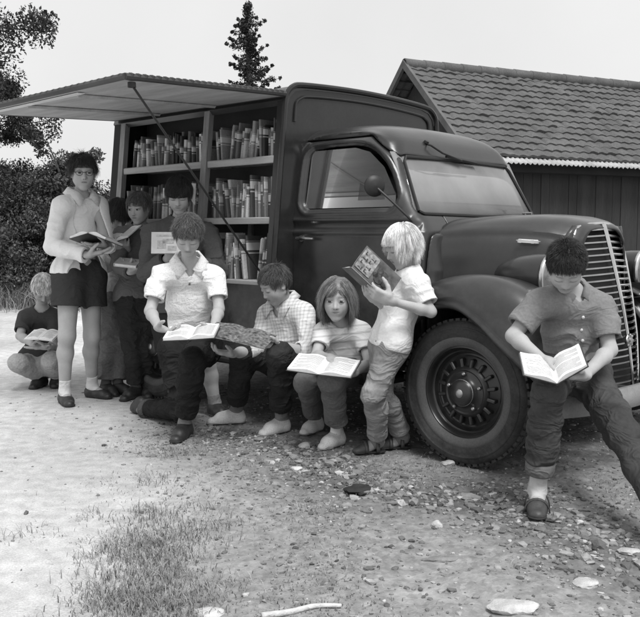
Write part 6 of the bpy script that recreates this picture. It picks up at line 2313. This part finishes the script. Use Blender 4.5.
# 6: kneeling boy in a light patterned shirt
kneel_heel = at(142, 396, 5.16); kneel_toe = at(133, 411, 5.22); kneel_toe[2] = 0.015
p6 = person("boy kneeling on one knee in a light dotted shirt and black jeans",
    dict(sa=(161, 276, 4.68), sb=(216, 277, 4.74), nk=(189, 266, 4.74), ha=(175, 352, 4.84), hb=(204, 352, 4.86), ea=(150, 311, 4.60), wa=(159, 328, 4.40), eb=(219, 309, 4.66), wb=(213, 331, 4.42),
         ka=(183, 410, 4.78), kb=(192, 360, 4.44)),
    (188, 235, 4.60, 0.232), (0.10, -0.74, -0.66),
    hairstyle(2400, 0.19, zf=0.26, slope=0.98, seed=14, lift=0.07, grav=0.2, jitter=0.6, curl=0.3, thick=0.045, width=0.0019, fringe=-0.5),
    hair_m("hair_streaky_brown", 0.12),
    [dict(kind='top', name='shirt', mat=pattern_mat("dotted_shirt", 0.82, 0.70, 'dots', 120, width=0.40), sleeve=0.33, flare=0.012, infl=0.016, hem=0.135, hemtilt=0.25, fold=0.008, skirt=0.0, vneck=0.09, collar=True),
     dict(kind='bottom', name='jeans', mat=denim("jeans_black", 0.022), len=0.94, infl=0.015, waist=0.175, fold=0.010, belt=M['black'], cuff='a', cuff_mat=denim("cuff_a", 0.09))],
    dict(a=foot_free(kneel_heel, kneel_toe, at(183, 414, 4.76) - kneel_heel), b=FL(181, 438, -102, 0.225)),
    dict(a=dict(d=(0.55, -0.35, -0.1), n=(0.2, 0.1, 0.9), t=(0.2, -0.9, 0.2), curl=(0.3, 0.5, 0.4)), b=dict(d=(-0.7, -0.3, 0.0), n=(0, 0.1, 1), t=(0.2, -0.8, 0.2), curl=(0.05, 0.1, 0.1))),
    skin=0, sc=1.04, front=(0.0, -1, 0), shoe_mat=SHOE_DARK, sole_mat=SOLE_DARK, sock_mat=GREY_SOCK, sock_top=0.07, seed=60)
open_book("open book with white pages resting on the kneeling boy's raised knee", at(192, 334, 4.30), (0.05, 0.90, 0.22), (-0.97, 0.02, -0.06), (0.95, 0.02, 0.10), 0.128, 0.17, 0.016, pm=V(0, 0, 1))

# 7: seated boy in a checked shirt
p7 = person("boy in a pale checked shirt sitting on the running board, bent over a magazine",
    dict(sa=(267, 316, 4.80), sb=(305, 314, 4.64), nk=(284, 306, 4.74), ha=(286, 366, 4.84), hb=(309, 368, 4.68), ea=(256, 350, 4.66), wa=(232, 354, 4.48), eb=(309, 352, 4.50), wb=(281, 347, 4.40),
         ka=(241, 352, 4.60), kb=(279, 354, 4.38)),
    (275, 285, 4.64, 0.228), (-0.74, -0.44, -0.50),
    hairstyle(2200, 0.17, zf=0.29, slope=1.02, seed=16, lift=0.07, grav=0.2, jitter=0.45, thick=0.04, width=0.0018, fringe=-0.55),
    hair_m("hair_mid_brown", 0.085),
    [dict(kind='top', name='shirt', mat=pattern_mat("checked_shirt", 0.70, 0.46, 'plaid', 52, width=0.4), sleeve=0.70, flare=0.006, infl=0.019, hem=0.03, fold=0.009, skirt=0.03, collar=True, vneck=0.05),
     dict(kind='bottom', name='jeans', mat=denim("jeans_dark_b", 0.030), len=0.91, infl=0.015, waist=0.11, fold=0.010)],
    dict(a=FL(226, 423, -166, 0.235), b=FL(274, 432, -132, 0.235)),
    dict(a=dict(d=(-0.6, -0.4, 0.15), n=(0.1, 0.0, 1), t=(0.1, -0.8, 0.4)), b=dict(d=(-0.85, -0.3, 0.12), n=(-0.1, 0.1, 1), t=(0, -0.6, 0.7))),
    skin=1, sc=1.03, front=(-0.62, -0.78, 0), shoe_mat=SHOE_PALE, sole_mat=SOLE_PALE, sock_mat=GREY_SOCK, sock_top=0.09, seed=70, extras=('laces',))
MAG = mat("printed_magazine", 0.30, 0.5, 0.75, 34, 0.0, detail=6)
open_book("magazine with dark printed pages held by the seated boy in checks", at(240, 335, 4.34), (0.22, 0.82, 0.20), (-0.93, -0.05, 0.08), (0.90, -0.25, -0.22), 0.165, 0.20, 0.006, MAG, page=mat("printed_pages", 0.13, 0.6, 0.85, 60, detail=6), mag=True, pm=V(0, 0, 1))

# 8: seated girl looking at the camera
p8 = person("girl in striped top with shoulder-length hair, seated and looking at the viewer",
    dict(sa=(323, 333, 4.42), sb=(363, 333, 4.44), nk=(343, 326, 4.46), ha=(335, 371, 4.54), hb=(356, 371, 4.52), ea=(316, 356, 4.30), wa=(331, 358, 4.16), eb=(369, 364, 4.32), wb=(353, 373, 4.14),
         ka=(306, 383, 4.30), kb=(331, 380, 4.12)),
    (337, 299, 4.36, 0.236), (-0.12, -0.975, -0.14),
    hairstyle(2200, 0.58, part=-0.06, zf=0.24, slope=0.75, seed=18, lift=0.02, grav=0.85, jitter=0.22, thick=0.045, width=0.0017, seg=6, back_len=1.15, side_len=1.1),
    hair_m("hair_dark_blond", 0.20),
    [dict(kind='top', name='striped_top', mat=pattern_mat("striped_knit", 0.70, 0.50, 'stripes', 26, width=0.25), sleeve=0.30, flare=0.006, infl=0.016, hem=0.03, fold=0.006, skirt=0.02),
     dict(kind='bottom', name='trousers', mat=cloth("grey_slacks", 0.13, 0.12, 0.12), len=0.88, infl=0.016, waist=0.10, fold=0.008, flare=0.014)],
    dict(a=FL(311, 433, -122, 0.20), b=FL(331, 447, -128, 0.205)),
    dict(a=dict(d=(0.2, -0.5, -0.12), n=(0, 0, -1), t=(0.5, -0.5, 0), curl=(0.05, 0.1, 0.1), thumb=0.1), b=dict(d=(-0.75, -0.3, 0.0), n=(0, 0, 1), t=(0, -0.6, 0.1), curl=(0.05, 0.1, 0.1))),
    skin=0, sc=0.93, front=(-0.25, -0.97, 0), eyes='open', shoe_mat=SHOE_PALE, sole_mat=SOLE_PALE, sock_mat=WHITE_SOCK, sock_top=0.07, seed=80, extras=('laces',))
open_book("open book with one white page on the seated girl's lap", at(324, 367, 4.06), (0.28, 0.88, 0.26), (-0.95, -0.10, -0.02), (0.93, 0.1, 0.06), 0.155, 0.18, 0.012, pm=V(0, 0, 1))

# 9: small fair girl leaning on the wing
p9 = person("white haired small child in a white T-shirt leaning against the front wing",
    dict(sa=(403, 283, 4.22), sb=(417, 285, 4.02), nk=(409, 275, 4.14), ha=(385, 349, 4.20), hb=(391, 350, 4.06), ea=(391, 314, 4.24), wa=(377, 301, 4.06), eb=(431, 312, 3.96), wb=(391, 301, 3.90),
         ka=(380, 393, 4.18), kb=(373, 395, 4.02)),
    (402, 246, 4.11, 0.226), (-0.86, -0.30, -0.40),
    hairstyle(3000, 0.36, zf=0.22, slope=0.72, seed=22, lift=0.03, grav=0.6, jitter=0.25, thick=0.05, width=0.0014, fringe=-0.45, back_len=1.25, side_len=1.2, pole=(0, -0.1, 0.5), clear_y=0.10, clear_z=0.06),
    hair_m("hair_white_blond", 0.80),
    [dict(kind='top', name='t_shirt', mat=cloth("white_tee", 0.72, 0.06, 0.06), sleeve=0.36, flare=0.010, infl=0.022, hem=0.012, fold=0.008, skirt=0.10, skw=1.08),
     dict(kind='bottom', name='jeans', mat=denim("jeans_faded", 0.27), len=0.94, infl=0.015, waist=0.09, fold=0.005)],
    dict(a=FL(394, 448, -172, 0.18), b=FL(369, 453, -165, 0.18)),
    dict(a=dict(d=(-0.35, -0.5, 0.4), n=(0.2, 0.5, 0.7), t=(0.3, 0, 0.8)), b=dict(d=(-0.75, 0.1, 0.35), n=(-0.1, 0.75, 0.5), t=(0.2, -0.3, 0.9), curl=(0.3, 0.5, 0.4))),
    skin=0, sc=0.88, chest=1.22, front=(-0.9, -0.35, 0), headup=(0.1, 0, 1), shoe_mat=SHOE_BROWN, sole_mat=SOLE_DARK, sock_mat=GREY_SOCK, sock_top=0.04, shoe_low=True, seed=90, extras=('strap',))
cm9 = at(369, 284, 3.90)
s9 = unit(at(384, 298, 3.93) - at(354, 270, 3.90))
COMIC = mat("comic_cover", 0.09, 0.4, 0.55, 26, detail=5)
h9r = V(0.62, 0.52, 0.52); h9l = V(-0.42, 0.80, 0.12)
mg = open_book("comic with dark printed cover held up by the white haired child", cm9, s9, h9l, h9r, 0.145, 0.225, 0.003, COMIC, curve=0.004, mag=True)
h9r = unit(h9r - s9 * np.dot(h9r, s9)); n9 = np.cross(s9, h9r); n9 = n9 if n9[1] < 0 else -n9
Rr = np.stack([s9, h9r, n9], 1)
b = MB()
b.box((-0.108, 0.018, 0.0022), (-0.018, 0.135, 0.0030), 0, M=Rr)
rr = random.Random(7)
for row in range(2):
    for k in range(4):
        x0 = -0.096 + row * 0.036; y0 = 0.026 + k * 0.026
        b.box((x0, y0, 0.0030), (x0 + rr.uniform(0.01, 0.026), y0 + 0.005, 0.0038), 1, M=Rr)
        if (k + row) % 2: b.box((x0, y0, 0.0030), (x0 + 0.006, y0 + 0.017, 0.0038), 1, M=Rr)
        else: b.box((x0 + 0.019, y0 - 0.004, 0.0030), (x0 + 0.026, y0 + 0.014, 0.0038), 1, M=Rr)
for (x, y, r) in ((0.022, 0.055, 0.028), (0.04, 0.085, 0.022), (0.012, 0.09, 0.018), (0.06, 0.05, 0.016), (0.0, 0.06, 0.014)):
    b.lathe([(r, 0.0024), (r * 0.95, 0.0034), (0, 0.0034)], s9 * x + h9r * y, n9, 10, 1)
b.build("cover_print", [mat("cover_print_grey", 0.24, 0.5, 0.6, 60), mat("cover_print_dark", 0.05, 0.5, 0.7, 60)], mg)

# 10: boy sitting on the bumper end
p10 = person("boy in a grey short-sleeved shirt and cuffed jeans sitting on the bumper",
    dict(sa=(538, 304, 3.52), sb=(601, 308, 3.60), nk=(569, 292, 3.60), ha=(556, 374, 3.66), hb=(588, 376, 3.70), ea=(513, 336, 3.48), wa=(543, 360, 3.32), eb=(610, 350, 3.52), wb=(584, 376, 3.32),
         ka=(549, 392, 3.28), kb=(626, 438, 3.26)),
    (566, 267, 3.42, 0.226), (-0.14, -0.60, -0.79),
    hairstyle(3600, 0.11, zf=0.29, slope=1.04, seed=26, lift=0.10, grav=0.05, jitter=0.6, curl=0.25, thick=0.035, width=0.0016, fringe=-0.35),
    hair_m("hair_black", 0.034, 0.4),
    [dict(kind='top', name='shirt', mat=cloth("grey_shirt", 0.21, 0.08, 0.10), sleeve=0.36, flare=0.014, infl=0.018, hem=0.065, fold=0.010, skirt=0.0, vneck=0.07, collar=True, collar_k=0.95, buttons=(0.78, 0.62, 0.50)),
     dict(kind='bottom', name='jeans', mat=denim("jeans_worn", 0.060), len_a=0.90, len_b=0.92, infl=0.013, waist=0.14, fold=0.011, flare=0.004, cuff='ab', cuff_mat=denim("cuff_pale", 0.14))],
    dict(a=FL(537, 512, -104, 0.225), b=FL(688, 560, -45, 0.225)),
    dict(a=dict(d=(0.75, -0.25, -0.1), n=(0.0, -0.2, -1), t=(0.2, -0.6, 0), curl=(0.15, 0.25, 0.2)), b=dict(d=(-0.85, -0.25, 0.02), n=(0, 0.1, 1), t=(0, -0.7, 0.5), curl=(0.2, 0.45, 0.4))),
    skin=0, sc=1.05, front=(-0.2, -0.97, 0), shoe_mat=SHOE_BROWN, sole_mat=SOLE_DARK, sock_mat=cloth("pale_sock", 0.5), sock_top=0.10, shoe_low=True, seed=100, extras=('strap',))
open_book("open book with white pages held by the boy on the bumper", at(554, 373, 3.24), (0.10, 0.85, 0.30), (-0.95, -0.05, 0.22), (0.72, 0.05, 0.60), 0.128, 0.175, 0.010, pm=V(-0.1, 0, 1))
